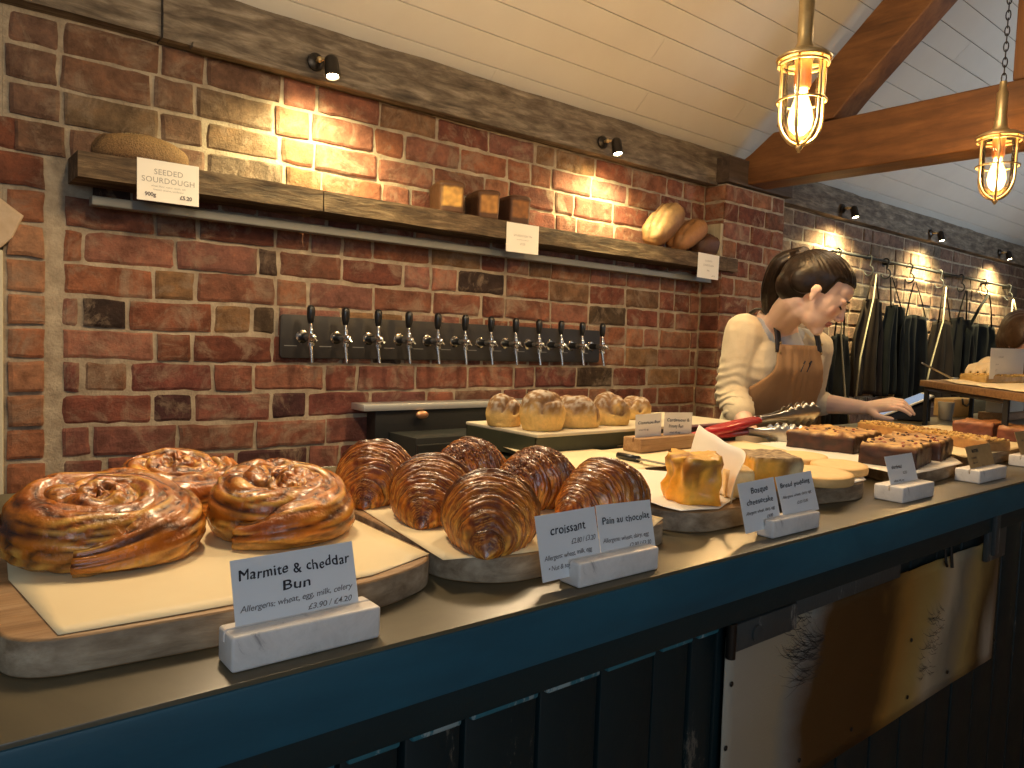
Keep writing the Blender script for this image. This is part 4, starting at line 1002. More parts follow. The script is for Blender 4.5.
t=thing('basque_cheesecake_slice','golden slice of burnt cheesecake with a browned top, wrapped by white parchment','cake',(.878,.668,BT+.004))
def cc(p,f,tp_):
    g=mix((.98,.56,.07),(.92,.36,.02),.5+nz((p.x*40,p.y*40,p.z*25)))
    b=(.20,.05,.01); k=ss(.0,.35,nz((p.x*95,p.z*26,p.y*95))+.05)
    if tp_ or f>.95: return mix((.90,.50,.07),b,.35+1.3*nz((p.x*50,p.y*50,1)))
    if f>.84: return mix(g,b,.7)
    return mix(g,b,k*.75*ss(.15,.75,f+.3*nz((p.x*60,p.y*60,0))))
slab('cake',rounded([(-.050,-.030),(-.004,-.058),(.034,-.018),(.016,.04),(-.026,.026)],.012,4),.064,CAKE,t,cc,amp=.010,topamp=.008)
# standing paper wrap
def standing(name,label,pts,h0,h1,mt,base,parent=None,lean=(0,0),th=.0005):
    n=30; vs=[];fs=[]
    def cr_(t):
        k=t*(len(pts)-1); i=min(int(k),len(pts)-2); f=k-i
        P0=V((*pts[max(i-1,0)],0));P1=V((*pts[i],0));P2=V((*pts[i+1],0));P3=V((*pts[min(i+2,len(pts)-1)],0))
        return .5*((2*P1)+(-P0+P2)*f+(2*P0-5*P1+4*P2-P3)*f*f+(-P0+3*P1-3*P2+P3)*f**3)
    for i in range(n+1):
        t_=i/n; p=cr_(t_); hh=h0+(h1-h0)*t_+.004*nz((t_*5,1,1))
        for j in range(9):
            f=j/8; vs.append((p.x+lean[0]*f*f+.001*nz((t_*9,f*3,2)),p.y+lean[1]*f*f,base+hh*f))
    for i in range(n):
        for j in range(8): a_=i*9+j; fs.append((a_,a_+9,a_+10,a_+1))
    o=mesh_ob(name,vs,fs,mt,parent,True); s=o.modifiers.new('t','SOLIDIFY'); s.thickness=th; s.offset=0; return o
o=standing('cheesecake_wrap','',[(.886,.602),(.924,.630),(.957,.70),(1.008,.772)],.060,.088,WPAPER,BT+.006,None,(.012,-.01))
tag(o,'white parchment standing upright along the right side of the cheesecake slice','parchment paper')
t=thing('second_cheesecake_slice','pale cut cheesecake slice inside the white paper, seen left of the bread pudding','cake',(.972,.660,BT+.004)); t.name='cheesecake_slice'
def cc2(p,f,tp_): return mix((.80,.62,.32),(.62,.36,.12),(.7 if f>.9 else .15)+.3*nz((p.x*50,p.y*50,p.z*50)))
slab('cake',[(-.045,-.02),(-.01,-.045),(.028,.0),(.0,.035)],.040,CAKE,t,cc2,amp=.002,topamp=.002)
PUD=at(764,470,z=BT+.028)
t=thing('bread_pudding','square of bread pudding with custard-gold corner and crusted brown top behind its card','cake',(PUD.x,PUD.y,BT+.003))
def cb(p,f,tp_):
    if tp_ or f>.86: return mix((.10,.045,.018),(.50,.36,.20),.45+1.6*nz((p.x*170,p.y*170,p.z*170)))
    n=nz((p.x*45,p.y*45,p.z*45+3)); g=ss(.0,-.035,p.x)
    return mix(mix((.16,.08,.03),(.72,.60,.34),.5+1.7*n),(.85,.42,.04),g*.95)
slab('cake',[(-.062,-.022),(.012,-.060),(.070,.012),(0,.055)],.052,CAKE,t,cb,amp=.003,topamp=.003)
mb=MB()
# ================================================================ SHORTBREADS
SB=MV('shortbread',.7,bmp=.3,bs=120,bd=.002,var=.08,vs=60)
def disc(label,cx,cy,rx,ry,h,rz,z,seed):
    t=thing('shortbread_round',label,'biscuit',(cx,cy,z),rz,'round shortbreads')
    def fn(u,v):
        a=2*PI*u
        if v<.15: r=v/.15*.98; zz=0
        elif v<.5: f=(v-.15)/.35; r=.98+.02*math.sin(f*PI); zz=f*.92
        else: f=(v-.5)/.5; r=.98*(1-f)**.9; zz=.92+.08*math.sin(min(1,f*5)*PI/2)
        r=max(r,.002)*(1+.012*nz((math.cos(a)*3,math.sin(a)*3,seed)))
        c=mix((.70,.44,.17),(.82,.60,.30),ss(.5,.62,v)+.2*nz((math.cos(a)*r*4,math.sin(a)*r*4,seed)))
        return (rx*r*math.cos(a),ry*r*math.sin(a),zz*h),c
    lump('biscuit',SB,t,fn,64,30)
disc('round shortbread at the front, half behind the bread pudding card',1.20,.650,.078,.060,.016,.5,BT+.003,1)
disc('round shortbread behind the small white card',1.335,.680,.075,.050,.014,.45,BT+.003,2)
SB3=at(808,463,z=BT+.01)
disc('round shortbread farthest back, beside the bread pudding',SB3.x+.045,SB3.y+.040,.072,.050,.014,.45,BT+.003,3)
# ================================================================ TRAYBAKES
def traybake(label,c,w,d,h,rz,seed,z,top=((.74,.44,.14),(.20,.07,.022)),side=((.022,.008,.005),(.070,.020,.010)),chips=True,nuts=False,group='traybake slices'):
    t=thing('traybake_slice',label,'cake',(c[0],c[1],z),rz,group)
    def cf(p,f,tp_):
        if tp_ or f>.9: return mix(top[0],top[1],.38+1.3*nz((p.x*55,p.y*55,seed)))
        if f>.80: return mix(top[1],side[0],.5+nz((p.x*50,p.y*50,p.z*50)))
        return mix(side[0],side[1],.5+nz((p.x*60,p.y*60,p.z*80+seed)))
    slab('bake',[(-w/2,-d/2),(w/2,-d/2),(w/2,d/2),(-w/2,d/2)],h,CAKE,t,cf,seed=seed,amp=.004,topamp=.006)
    if chips:
        mb=MB()
        for k in range(22):
            x=R.uniform(-.46,.46)*w; y=R.uniform(-.46,.46)*d
            mb.ell((x,y,h+.006*.5*fbm((x*35+seed+c[0]*0,y*35,5),1)),(R.uniform(.003,.006),R.uniform(.003,.005),.0035),n=8,col=R.choice([(.05,.018,.01),(.09,.03,.015),(.30,.06,.03)]))
        o=mb.build('chocolate_chips',MV('chip_mix',.4),t,True,cols=True); tag(o,kind='stuff')
    if nuts:
        mb=MB()
        for k in range(700):
            x=R.uniform(-.49,.49)*w; y=R.uniform(-.49,.49)*d
            mb.ell((x,y,h+R.uniform(-.001,.003)),(R.uniform(.002,.005),R.uniform(.002,.004),.0025),Matrix.Rotation(R.uniform(0,3),4,'Z'),6,R.choice([(.66,.42,.12),(.5,.28,.07),(.75,.52,.18),(.35,.17,.05)]))
        o=mb.build('nut_topping',MV('nut_mix',.6),t,cols=True); tag(o,kind='stuff')
    return t
ZT=CZ+.0265+.002
traybake('dark chocolate traybake with a pale cookie top, leftmost, nearest the person',(1.70,.880),.20,.15,.040,.15,1,ZT)
traybake('dark chocolate traybake with a pale cookie top, directly behind the small white card',(1.585,.688),.15,.105,.042,.2,5,ZT)
traybake('cookie-topped chocolate traybake directly behind the brown kraft card',(1.745,.715),.13,.12,.042,.2,8,ZT)
traybake('flat red-brown fruit slice lying between the chocolate traybakes and the nut slice',(1.87,.80),.17,.05,.020,-.35,11,ZT+.004,((.45,.17,.08),(.30,.09,.04)),((.16,.05,.02),(.25,.08,.03)))
_a=at(866,421,z=CZ+.057);_b=at(1003,441,z=CZ+.057); NUTC=((_a.x+_b.x)/2,(_a.y+_b.y)/2); NUTL=(_b-_a).length*.96; NUTA=math.atan2(_b.y-_a.y,_b.x-_a.x)
traybake('long golden nut-topped slice stretching across the board at the right',NUTC,NUTL,.075,.026,NUTA,14,CZ+.0285+.002,((.62,.38,.11),(.45,.25,.07)),((.35,.17,.06),(.45,.24,.08)),False,True)
traybake('chocolate traybake at the right edge of the photo, behind the long nut slice',(2.42,.82),.16,.10,.038,.1,17,CZ+.0285+.002,((.50,.22,.09),(.36,.13,.05)),((.12,.03,.018),(.18,.05,.025)),False)
traybake('chocolate traybake cut off by the right edge of the photo, in front of another',(2.36,.695),.14,.09,.038,.1,21,CZ+.0285+.002,((.55,.28,.11),(.40,.16,.06)),((.12,.03,.018),(.18,.05,.025)),False)
# ================================================================ TONGS
def tongs(label,h0,h1,e1,wd=.02,spread=.012):
    t=thing('serving_tongs',label,'tongs',tuple(h0),group='red-handled tongs')
    h0=V(h0);h1=V(h1)-h0;e1=V(e1)-h0
    side=V((h1.y,-h1.x,0)).normalized()
    for sgn in (1,-1):
        off=side*spread*sgn*.5
        mb=MB(); mb.tube([off*.3,off*.7+h1*.15,off+h1*.6,off+h1],[.009,.0115,.0125,.010],12,flat=.7); mb.build('handle_grip',RED,t,True)
        n=30; vs=[];fs=[]
        for i in range(n+1):
            f=i/n; c=h1.lerp(e1,f)+off*(1+1.2*f)
            w=.010+.014*ss(.25,.7,f)*(1-.45*ss(.9,1,f)); sc=1+(.22*math.cos(f*48) if f>.45 else 0)
            for k in range(7):
                q=(k-3)/3; vs.append(c+V((0,0,1))*w*q*sc+side*sgn*(.009*(1-q*q)*(.4+.6*ss(.3,.7,f))))
        for i in range(n):
            for k in range(6): a=i*7+k; fs.append((a,a+1,a+8,a+7))
        o=mesh_ob('scalloped_arm',vs,fs,STEEL,t,True); s=o.modifiers.new('s','SOLIDIFY'); s.thickness=.0015
    return t
zt=CZ+.046
tongs('red-handled steel tongs lying nearer the camera, head towards the traybakes',at(690,437,z=zt),at(744,431,z=zt),at(801,436,z=zt))
tongs('red-handled steel tongs lying behind the nearer pair, head raised',at(704,433,z=zt+.01),at(757,420,z=zt+.026),at(812,411,z=zt+.045))
# knife
a=at(618,455,z=CZ+.038); b=at(672,466,z=CZ+.036)
t=thing('cake_knife','dark-handled knife lying on the parchment behind the cheesecake','knife',tuple(a))
d=b-a; mb=MB(); mb.tube([V((0,0,0)),d*.4],[.006,.0065],10); mb.build('handle',BLACK,t,True)
s=V((d.y,-d.x,0)).normalized()*.012; mb=MB(); mb.add([d*.4-s*.6,d*.4+s*.6,d*1.5+s*.5,d*1.8-s*.5,d*.4-s*.6+V((0,0,.0012)),d*.4+s*.6+V((0,0,.0012)),d*1.5+s*.5+V((0,0,.0012)),d*1.8-s*.5+V((0,0,.0012))],[(0,1,2,3),(4,5,6,7),(0,1,5,4),(1,2,6,5),(2,3,7,6),(3,0,4,7)]); mb.build('blade',STEEL,t)
# ================================================================ BACK BAR
t=thing('back_bar','black back-bar unit with a stainless drip shelf under the beer taps','bar unit',(1.75,2.05,0))
def B0(mb,name,mt): mb.v=[v-V((1.75,2.05,0)) for v in mb.v]; return mb.build(name,mt,t,auto=35)
xl=at(364,410,y=2.125).x; zs=at(364,405,y=2.125).z
mb=MB(); mb.box(xl,1.95,2.125,2.215,zs-.021,zs,.002); B0(mb,'drip_shelf',M('pale_steel',(.6,.6,.6),.35,metal=.6))
mb=MB(); mb.box(xl+.10,2.30,1.97,2.2,.35,.97,.003); mb.box(xl+.05,1.93,2.14,2.2,.9,zs-.022,.002); B0(mb,'cabinet_body',BLACKM)
mb=MB(); p=at(423,415,y=2.11); mb.ell((p.x,2.115,p.z),(.024,.012,.014)); B0(mb,'copper_valve',M('copper',(.45,.22,.12),.4,metal=.7))
for k in range(3):
    x=xl+.10+k*.38; mb=MB(); mb.box(x,x+.36,1.955,1.97,.40,.95,.003); B0(mb,'door',BLACK)
# steel rail behind the swirl buns
t=thing('steel_rail','thin steel rail with a looped end behind the swirl buns','rail',(.287,1.31,1.035))
a=at(146,483,y=1.31); b=at(334,468,y=1.31); o0=V((.287,1.31,1.035))
mb=MB(); mb.tube([a-o0,b-o0],.0045,10); mb.tube([b-o0,b-o0+V((.004,0,-.03))],.0045,8); mb.tube([a-o0+V((.03,0,0)),a-o0+V((.03,0,-.035))],.0045,8); mb.build('rod',CHROME,t,True)
mb=MB(); pts=[]; 
for k in range(15): q=2*PI*k/14; pts.append(a-o0+V((-.006+.007*math.cos(q),0,.006+.015*math.sin(q)-.0)))
mb.tube(pts,.003,8,False); mb.build('loop',CHROME,t,True)
mb=MB(); q=a-o0; mb.box(q.x-.02,(b-o0).x+.02,-.012,.012,-.62,-.034,.002); mb.build('rail_backing',BLACKM,t)
# ================================================================ APRON RAIL, HOOKS, APRONS
ry=2.165
def rp_(px,py): return at(px,py,y=ry)
A=rp_(822,252);B=rp_(1012,285)
t=thing('apron_rail','black iron rail fixed to the brick wall with aprons hanging from it','rail',(A.x,ry,A.z)); o0=V((A.x,ry,A.z))
zr=(A.z+B.z)/2
mb=MB(); mb.tube([V((-.02,.07,-.02)),V((-.02,.03,-.005)),V((0,0,0)),V((.10,0,zr-A.z)),V((B.x-A.x,0,zr-A.z)),V((B.x-A.x+.02,.03,zr-A.z)),V((B.x-A.x+.02,.07,zr-A.z))],.0085,12); mb.build('rod',BLACKM,t,True)
for fx in (.30,.62,.85):
    mb=MB(); x=(B.x-A.x)*fx; mb.lathe([(.02,0),(.02,.006),(.009,.009),(.009,.07)],14,mat=Matrix.Translation((x,.074,zr-A.z))@Matrix.Rotation(PI/2,4,'X')); mb.build('bracket',BLACKM,t,auto=40)
def hook(x,lab):
    h=thing('s_hook',lab,'hook',(x,ry,zr),R.uniform(-.3,.3),'hooks on the apron rail')
    mb=MB(); pts=[]
    for k in range(10): q=math.radians(-30+k*25); pts.append((.001,.018*math.cos(q),.018*math.sin(q)))
    pts=[(p_[0],p_[1],p_[2]+.0) for p_ in pts]
    for k in range(11): q=math.radians(80-k*26); pts.append((0,-.024+ .0-.03*math.cos(q)*.9+.02,-.075+.03*math.sin(q)))
    mb.tube(pts,.0045,8); mb.build('hook_wire',BLACKM,h,True); return h
def apron(px0,px1,pt,ptop,pbot,label,col,col2,style,seed,strapcol=None,edge=None,pt2=None):
    """px0,px1 body sides; pt = hook px; ptop body top row; pbot bottom row"""
    y=ry-.02
    x0=at(px0,ptop,y=y).x; x1=at(px1,ptop,y=y).x; zt=at((px0+px1)/2,ptop,y=y).z; zb=at((px0+px1)/2,pbot,y=y).z; zb=min(zb,zt-.55)
    hx=at(pt,280,y=y).x
    t=thing('apron',label,'apron',((x0+x1)/2,y,zr),group='aprons on the wall rail'); cx=(x0+x1)/2
    mt=M('apron_cloth',tuple(k*.45 for k in col),.9,var=tuple(k*.5 for k in col2),vs=9,bmp=.3,bs=60,spec=.15)
    nx,nz_=26,22; vs=[];fs=[]
    W=(x1-x0)*1.22
    for j in range(nz_+1):
        f=j/nz_; z=zt+(zb-zt)*f-zr
        wt=(.80 if style=='tote' else .62)+(1-(.80 if style=='tote' else .62))*ss(0,.45 if style!='tote' else .2,f)
        for i in range(nx+1):
            g=i/nx-.5; fold=.022*math.sin(g*22+seed+1.5*f)*(.35+.8*f)+.012*math.sin(g*9+seed*2)
            vs.append((g*W*wt+.012*math.sin(f*5+seed),fold-.008,z+.008*math.cos(g*6)))
    for j in range(nz_):
        for i in range(nx): a=j*(nx+1)+i; fs.append((a,a+1,a+nx+2,a+nx+1))
    o=mesh_ob('cloth',vs,fs,mt,t,True); s=o.modifiers.new('s','SOLIDIFY'); s.thickness=.004
    sm=M('strap_cloth',strapcol,.8) if strapcol else mt
    wt=.80 if style=='tote' else .42
    zh=-.10
    for sgn in (-1,1):
        mb=MB(); mb.tube([(sgn*W*wt*.42,-.012,zt-zr-.01),(sgn*W*wt*.25+(hx-cx)*.5,-.016,(zt-zr+zh)/2),((hx-cx)+sgn*.012,-.02,zh)],[.012,.011,.010],8,flat=.25); mb.build('neck_strap',sm,t,True)
    if edge:
        mb=MB(); e0,e1=edge; mb.tube([((hx-cx),-.03,zh),((hx-cx)*.7-W*.1,-.04,(zt-zr)*1.0),(e0*W,-.05,(zt-zr)*.4+(zb-zr)*.6),(e1*W,-.05,zb-zr)],[.008,.010,.012,.012],8,flat=.3); mb.build('waist_tie',M('cream_tape',(.46,.40,.27),.8),t,True)
    return hx
blk=(.010,.009,.008);bl2=(.022,.020,.017);brn=(.055,.036,.022);br2=(.085,.055,.034);gr=(.010,.011,.010);gr2=(.020,.022,.019)
hx=[]
hx.append(apron(826,848,840,335,395,'black apron with a pale edge hanging just right of the woman\'s face',blk,bl2,'bib',1,edge=(.1,.42)))
hx.append(apron(856,885,871,300,395,'dark brown apron with a glint of pale piping, second from the left',brn,(.03,.02,.014),'bib',2,edge=(-.42,-.48)))
hx.append(apron(882,906,888,306,395,'black apron on the third hook, with folded grey side',gr,gr2,'bib',3))
hx.append(apron(902,926,912,316,395,'square-topped black apron hung by a triangular strap, left of the cream strap',blk,gr2,'tote',4))
hx.append(apron(928,957,942,322,395,'dark brown apron with a long cream strap hanging down its left side',(.05,.033,.022),(.035,.024,.016),'bib',5,edge=(-.5,-.62)))
hx.append(apron(950,970,964,318,392,'narrow black apron between the brown one and the square-topped right one',blk,bl2,'bib',6))
hx.append(apron(966,992,987,325,385,'square-topped black apron farthest right, near the second person\'s head',gr,gr2,'tote',7))
hx.append(apron(1002,1024,1012,330,385,'dark apron with a cream strap partly behind the second person',brn,br2,'bib',8,strapcol=(.62,.55,.38)))
for i,x in enumerate(hx): hook(x,'black iron hook on the rail, '+['first','second','third','fourth','fifth','sixth','seventh','eighth'][i]+' from the left, holding an apron')
# ================================================================ RAISED STAND AND WHAT IS ON IT
SZ2=1.165
c0=at(920,380,z=SZ2); c1_=at(1024,394,z=SZ2)
dv=(c1_-c0); dv.z=0; L_=dv.length; dv.normalize(); nv=V((-dv.y,dv.x,0))
if nv.x<0: nv=-nv
nv=(V((1,0,0))*.93+nv*.07).normalized()
c0=V((2.86,1.12,SZ2)); c1_=V((2.66,.72,SZ2)); 
# choose the end so that it passes through the two image points
c0=at(920,380,y=1.18); zz=c0.z
c1_=at(1040,396,z=zz)
t=thing('raised_stand','dark wooden board raised on thin black metal legs at the right of the counter','stand',(c0.x,c0.y,CZ)); o0=V((c0.x,c0.y,CZ))
ex1=V((.80,.02,0)); q=[c0-o0,c1_-o0,c1_-o0+ex1,c0-o0+ex1]
top=zz-CZ
mb=MB(); mb.prism([(p.x,p.y) for p in q],top-.022,top,.002); mb.build('stand_board',wood('stand_wood',(.10,.05,.02),(.22,.12,.05),(.32,.19,.09),'y',3,.5,.2),t,auto=30)
for i,(u,w_) in enumerate(((.06,.03),(.78,.03),(.06,.6),(.78,.6))):
    p=q[0].lerp(q[1],u)+ex1*w_
    mb=MB(); mb.box(p.x-.007,p.x+.007,p.y-.007,p.y+.007,0,top-.022,.001); mb.build('leg',BLACKM,t)
mb=MB(); 
for f in (.03,.6):
    a=q[0].lerp(q[1],.06)+ex1*f; b=q[0].lerp(q[1],.78)+ex1*f; mb.tube([V((a.x,a.y,top-.03)),V((b.x,b.y,top-.03))],.006,8)
a=q[0].lerp(q[1],.06)+ex1*.03; b=q[0].lerp(q[1],.78)+ex1*.03
mb.build('crossbar',BLACKM,t)
sheet('tan parchment sheet folded over the raised stand board',[tuple((c0.lerp(c1_,.35)+V((.03,0,0)))[:2]),tuple((c0.lerp(c1_,.95)+V((.01,0,0)))[:2]),tuple((c0.lerp(c1_,.95)+V((.7,0,0)))[:2]),tuple((c0.lerp(c1_,.08)+V((.6,0,0)))[:2]),tuple((c0.lerp(c1_,.08)+V((.12,0,0)))[:2])],zz+.0005,seed=31,amp=.003,curlpts=((c0.x,c0.y-.12,.1,.01),))
m1=at(1000,374,y=.98)
traybake('long yellow crumb-topped slice on the raised stand',(c0.x+.22,c0.y-.20),.42,.09,.026,-.15,33,zz+.004,((.60,.42,.10),(.45,.28,.06)),((.40,.24,.06),(.5,.32,.1)),False,True,'slices on the raised stand')
def c11(w,h):
    return [([('ALLERGENS',w*.22,h*.68,h*.09,dict()),('please ask',w*.15,h*.45,h*.07,dict()),('£2.50',w*.15,h*.25,h*.08,dict())],GREYINK,'lettering')]
card('menu_card','cream menu card standing on the raised stand before the second person',[(990,348),(1024,349),(989,379)],.96,c11,CARDW,cat='menu card')
# knife handle sticking out on the stand
a=at(922,363,y=1.12); b=at(952,379,y=1.12); t=thing('cake_slice_server','thin steel server resting across the raised stand, handle up','cake server',tuple(b)); mb=MB(); mb.tube([a-b,V((0,0,.002)),],[.003,.004],8); mb.tube([V((0,0,.002)),V((.05,-.01,-.002))],[.006,.012],8,flat=.2); mb.build('handle',STEEL,t,True)
# paper bags / box under the stand
a=at(966,408,y=1.24)
t=thing('paper_bag','brown kraft paper box with a dark twisted handle under the raised stand','paper bag',(a.x,1.26,CZ))
mb=MB(); mb.box(-.10,.12,-.01,.07,0,.075,.004); mb.build('box',M('kraft_paper',(.42,.26,.10),.8,var=(.5,.33,.14),vs=20),t,auto=30)
mb=MB(); mb.tube([(-.04,-.018,.078),(-.035,-.02,.055),(.0,-.022,.045),(.035,-.02,.055),(.04,-.018,.078)],.004,8); mb.build('bag_handle',BLACK,t,True)
a=at(946,408,y=1.22); mb=MB(); mb.lathe([(.022,0),(.024,.004),(.030,.07),(.028,.07),(.022,.006)],24); o=mb.build('paper_cup',M('cup_grey',(.45,.42,.36),.6),None,auto=40,loc=(a.x,1.22,CZ)); o.rotation_euler=(0,0,0); tag(o,'grey-white paper cup under the left end of the raised stand','cup')
a=at(1008,405,y=1.12); mb=MB(); mb.box(-.13,.13,-.03,.03,0,.05,.002); o=mb.build('tissue_box',M('white_card_box',(.6,.58,.5),.6),None,loc=(a.x,1.13,CZ+.03)); tag(o,'white carton under the raised stand at the right edge of the photo','carton')
mb=MB(); mb.box(-.15,.15,-.05,.05,0,.0295,.002); o=mb.build('wooden_tray',BOARDW,None,loc=(a.x,1.13,CZ)); tag(o,'low wooden tray under the white carton below the raised stand','tray')
# ================================================================ TABLET
a=at(884,421,y=1.20); b=at(930,394,y=1.20)
ir=V((.53,-.848,0)); iv=V((.848,.53,0)); a=V((a.x,a.y,CZ)); wdt=.105; 
p_=at(905,421,z=CZ); a=V(p_)+iv*.0
t=thing('tablet','tablet till on a dark wedge stand, sloping up away from the person\'s hand','tablet',(a.x,a.y,CZ),math.atan2(iv.y,iv.x))
# local X = away from the camera, local -Y = image right
mb=MB(); mb.prism([(.085,.004),(-.085,.090),(-.085,.004)],0,.20,.003,mat=Matrix(((0,0,1,0),(1,0,0,0),(0,1,0,0),(0,0,0,1)))); mb.build('wedge_stand',BLACKM,t,auto=30)
sl_=math.atan2(.086,.170); mm=Matrix.Translation((.10,.085,.008))@Matrix.Rotation(-sl_,4,'X')
mb=MB(); mb.box(-.115,.115,-.200,.012,.0,.007,.002,mat=mm); mb.build('tablet_case',M('pale_bezel',(.66,.64,.58),.35),t,auto=30)
mb=MB(); mb.box(-.105,.105,-.190,.002,.0072,.0076,mat=mm); mb.build('tablet_display',M('display',(.02,.02,.03),.1,emis=(.6,.75,1),es=.45),t)
# ================================================================ PEOPLE
SKIN=MV('skin',.5,sss=.12,bmp=.08,bs=200,bd=.001)
KNIT=M('cream_knit',(.70,.60,.43),.9,var=(.62,.52,.36),vs=30,bmp=.5,bs=160,sheen=.2)
TAN=M('tan_canvas',(.50,.285,.135),.85,var=(.42,.23,.10),vs=8,bmp=.4,bs=260)
TEE=M('grey_tee',(.50,.52,.56),.9)
LEATH=M('dark_leather_strap',(.022,.016,.014),.45)
TROUS=M('dark_trousers',(.03,.03,.035),.9)
def cutout(o,balls):
    bm=bmesh.new(); bm.from_mesh(o.data)
    dead=[v for v in bm.verts if any((v.co-c).length<r for c,r in balls)]
    bmesh.ops.delete(bm,geom=dead,context='VERTS'); bm.to_mesh(o.data); bm.free()
    s=o.modifiers.new('s','SOLIDIFY'); s.thickness=.003; s.offset=-1
def headframe(c,Rt,pitch,yaw=0):
    U0=V((0,0,1)); f=V(Rt).normalized(); Fv=(f*math.cos(pitch)-U0*math.sin(pitch)).normalized(); Uv=(f*math.sin(pitch)+U0*math.cos(pitch)).normalized(); Lv=Uv.cross(Fv)
    def h(fr,l,u): return V(c)+Fv*fr+Lv*l+Uv*u
    rot=Matrix((Fv,Lv,Uv)).transposed().to_4x4()
    return h,rot,(Fv,Lv,Uv)
def add_head(mb,h,rot):
    E_=lambda fr,l,u,a,b,c: mb.ell(h(fr,l,u),(a,b,c),rot,20)
    E_(-.012,0,.035,.098,.075,.085)      # cranium
    E_(.030,0,.000,.062,.062,.085)       # face mass
    E_(.036,0,-.045,.048,.050,.050)      # jaw
    mb.cap(h(.040,0,-.060),.040,h(.068,0,-.084),.019,16)      # chin
    E_(.058,0,.043,.034,.054,.034)       # forehead
    for s in (-1,1):
        E_(.060,s*.032,-.018,.021,.022,.027)   # cheeks
        E_(.078,s*.030,.020,.014,.020,.007)    # brow
        E_(.071,s*.031,.006,.0135,.0155,.012)  # eyeball with lid
        # ear
        E_(-.002,s*.075,-.008,.011,.006,.021)
        E_(-.007,s*.079,.001,.011,.004,.014)
        E_(.002,s*.075,-.027,.006,.004,.008)
        E_(.000,s*.077,.006,.012,.005,.010)
    mb.cap(h(.085,0,.020),.007,h(.104,0,-.020),.0082,12)   # nose bridge
    mb.ell(h(.105,0,-.024),(.010,.0095,.008),rot,14)
    for s in(-1,1): mb.ell(h(.096,s*.012,-.030),(.010,.008,.007),rot,12)
    E_(.084,0,-.050,.011,.021,.0052)    # upper lip
    E_(.081,0,-.060,.011,.018,.0056)    # lower lip
def fingers(mb,wrist,palm_dir,palm_n,side,scale=1.0,curl=.5,spread=.12,thumb=1):
    """hand: palm_dir along the hand, palm_n out of the back of the hand, side towards the thumb"""
    d=palm_dir.normalized(); s=side.normalized(); n=palm_n.normalized()
    W=.021*scale
    pe=wrist+d*.082*scale
    for k,off in enumerate((1.5,.5,-.5,-1.5)):
        mb.cap(wrist+s*off*.010*scale,.017*scale,pe+s*off*W*.95,.0125*scale,12)
    tips=[]
    for k,(off,L) in enumerate(((1.5,.070),(.5,.080),(-.5,.074),(-1.5,.058))):
        base=pe+s*off*W; dd=(d+s*off*spread*.35).normalized(); ang=0; p=base; r=.0092*scale
        for j,fr in enumerate((.45,.32,.23)):
            ang+=curl*(.35,.9,.6)[j]*(1+.15*k); v=dd*math.cos(ang)-n*math.sin(ang); q=p+v*L*fr*scale
            r2=r*.90; mb.cap(p,r,q,r2,10); p=q; r=r2
        tips.append((p,v))
    b=wrist+s*.022*scale+d*.018*scale; q=b+(d*.55+s*.75-n*.25).normalized()*.040*scale; w=q+(d*.85+s*.3-n*.3).normalized()*.030*scale; x=w+(d*1-n*.35).normalized()*.022*scale
    mb.cap(b,.015*scale,q,.0115*scale,12); mb.cap(q,.0115*scale,w,.0098*scale,12); mb.cap(w,.0098*scale,x,.0078*scale,12)
    return tips
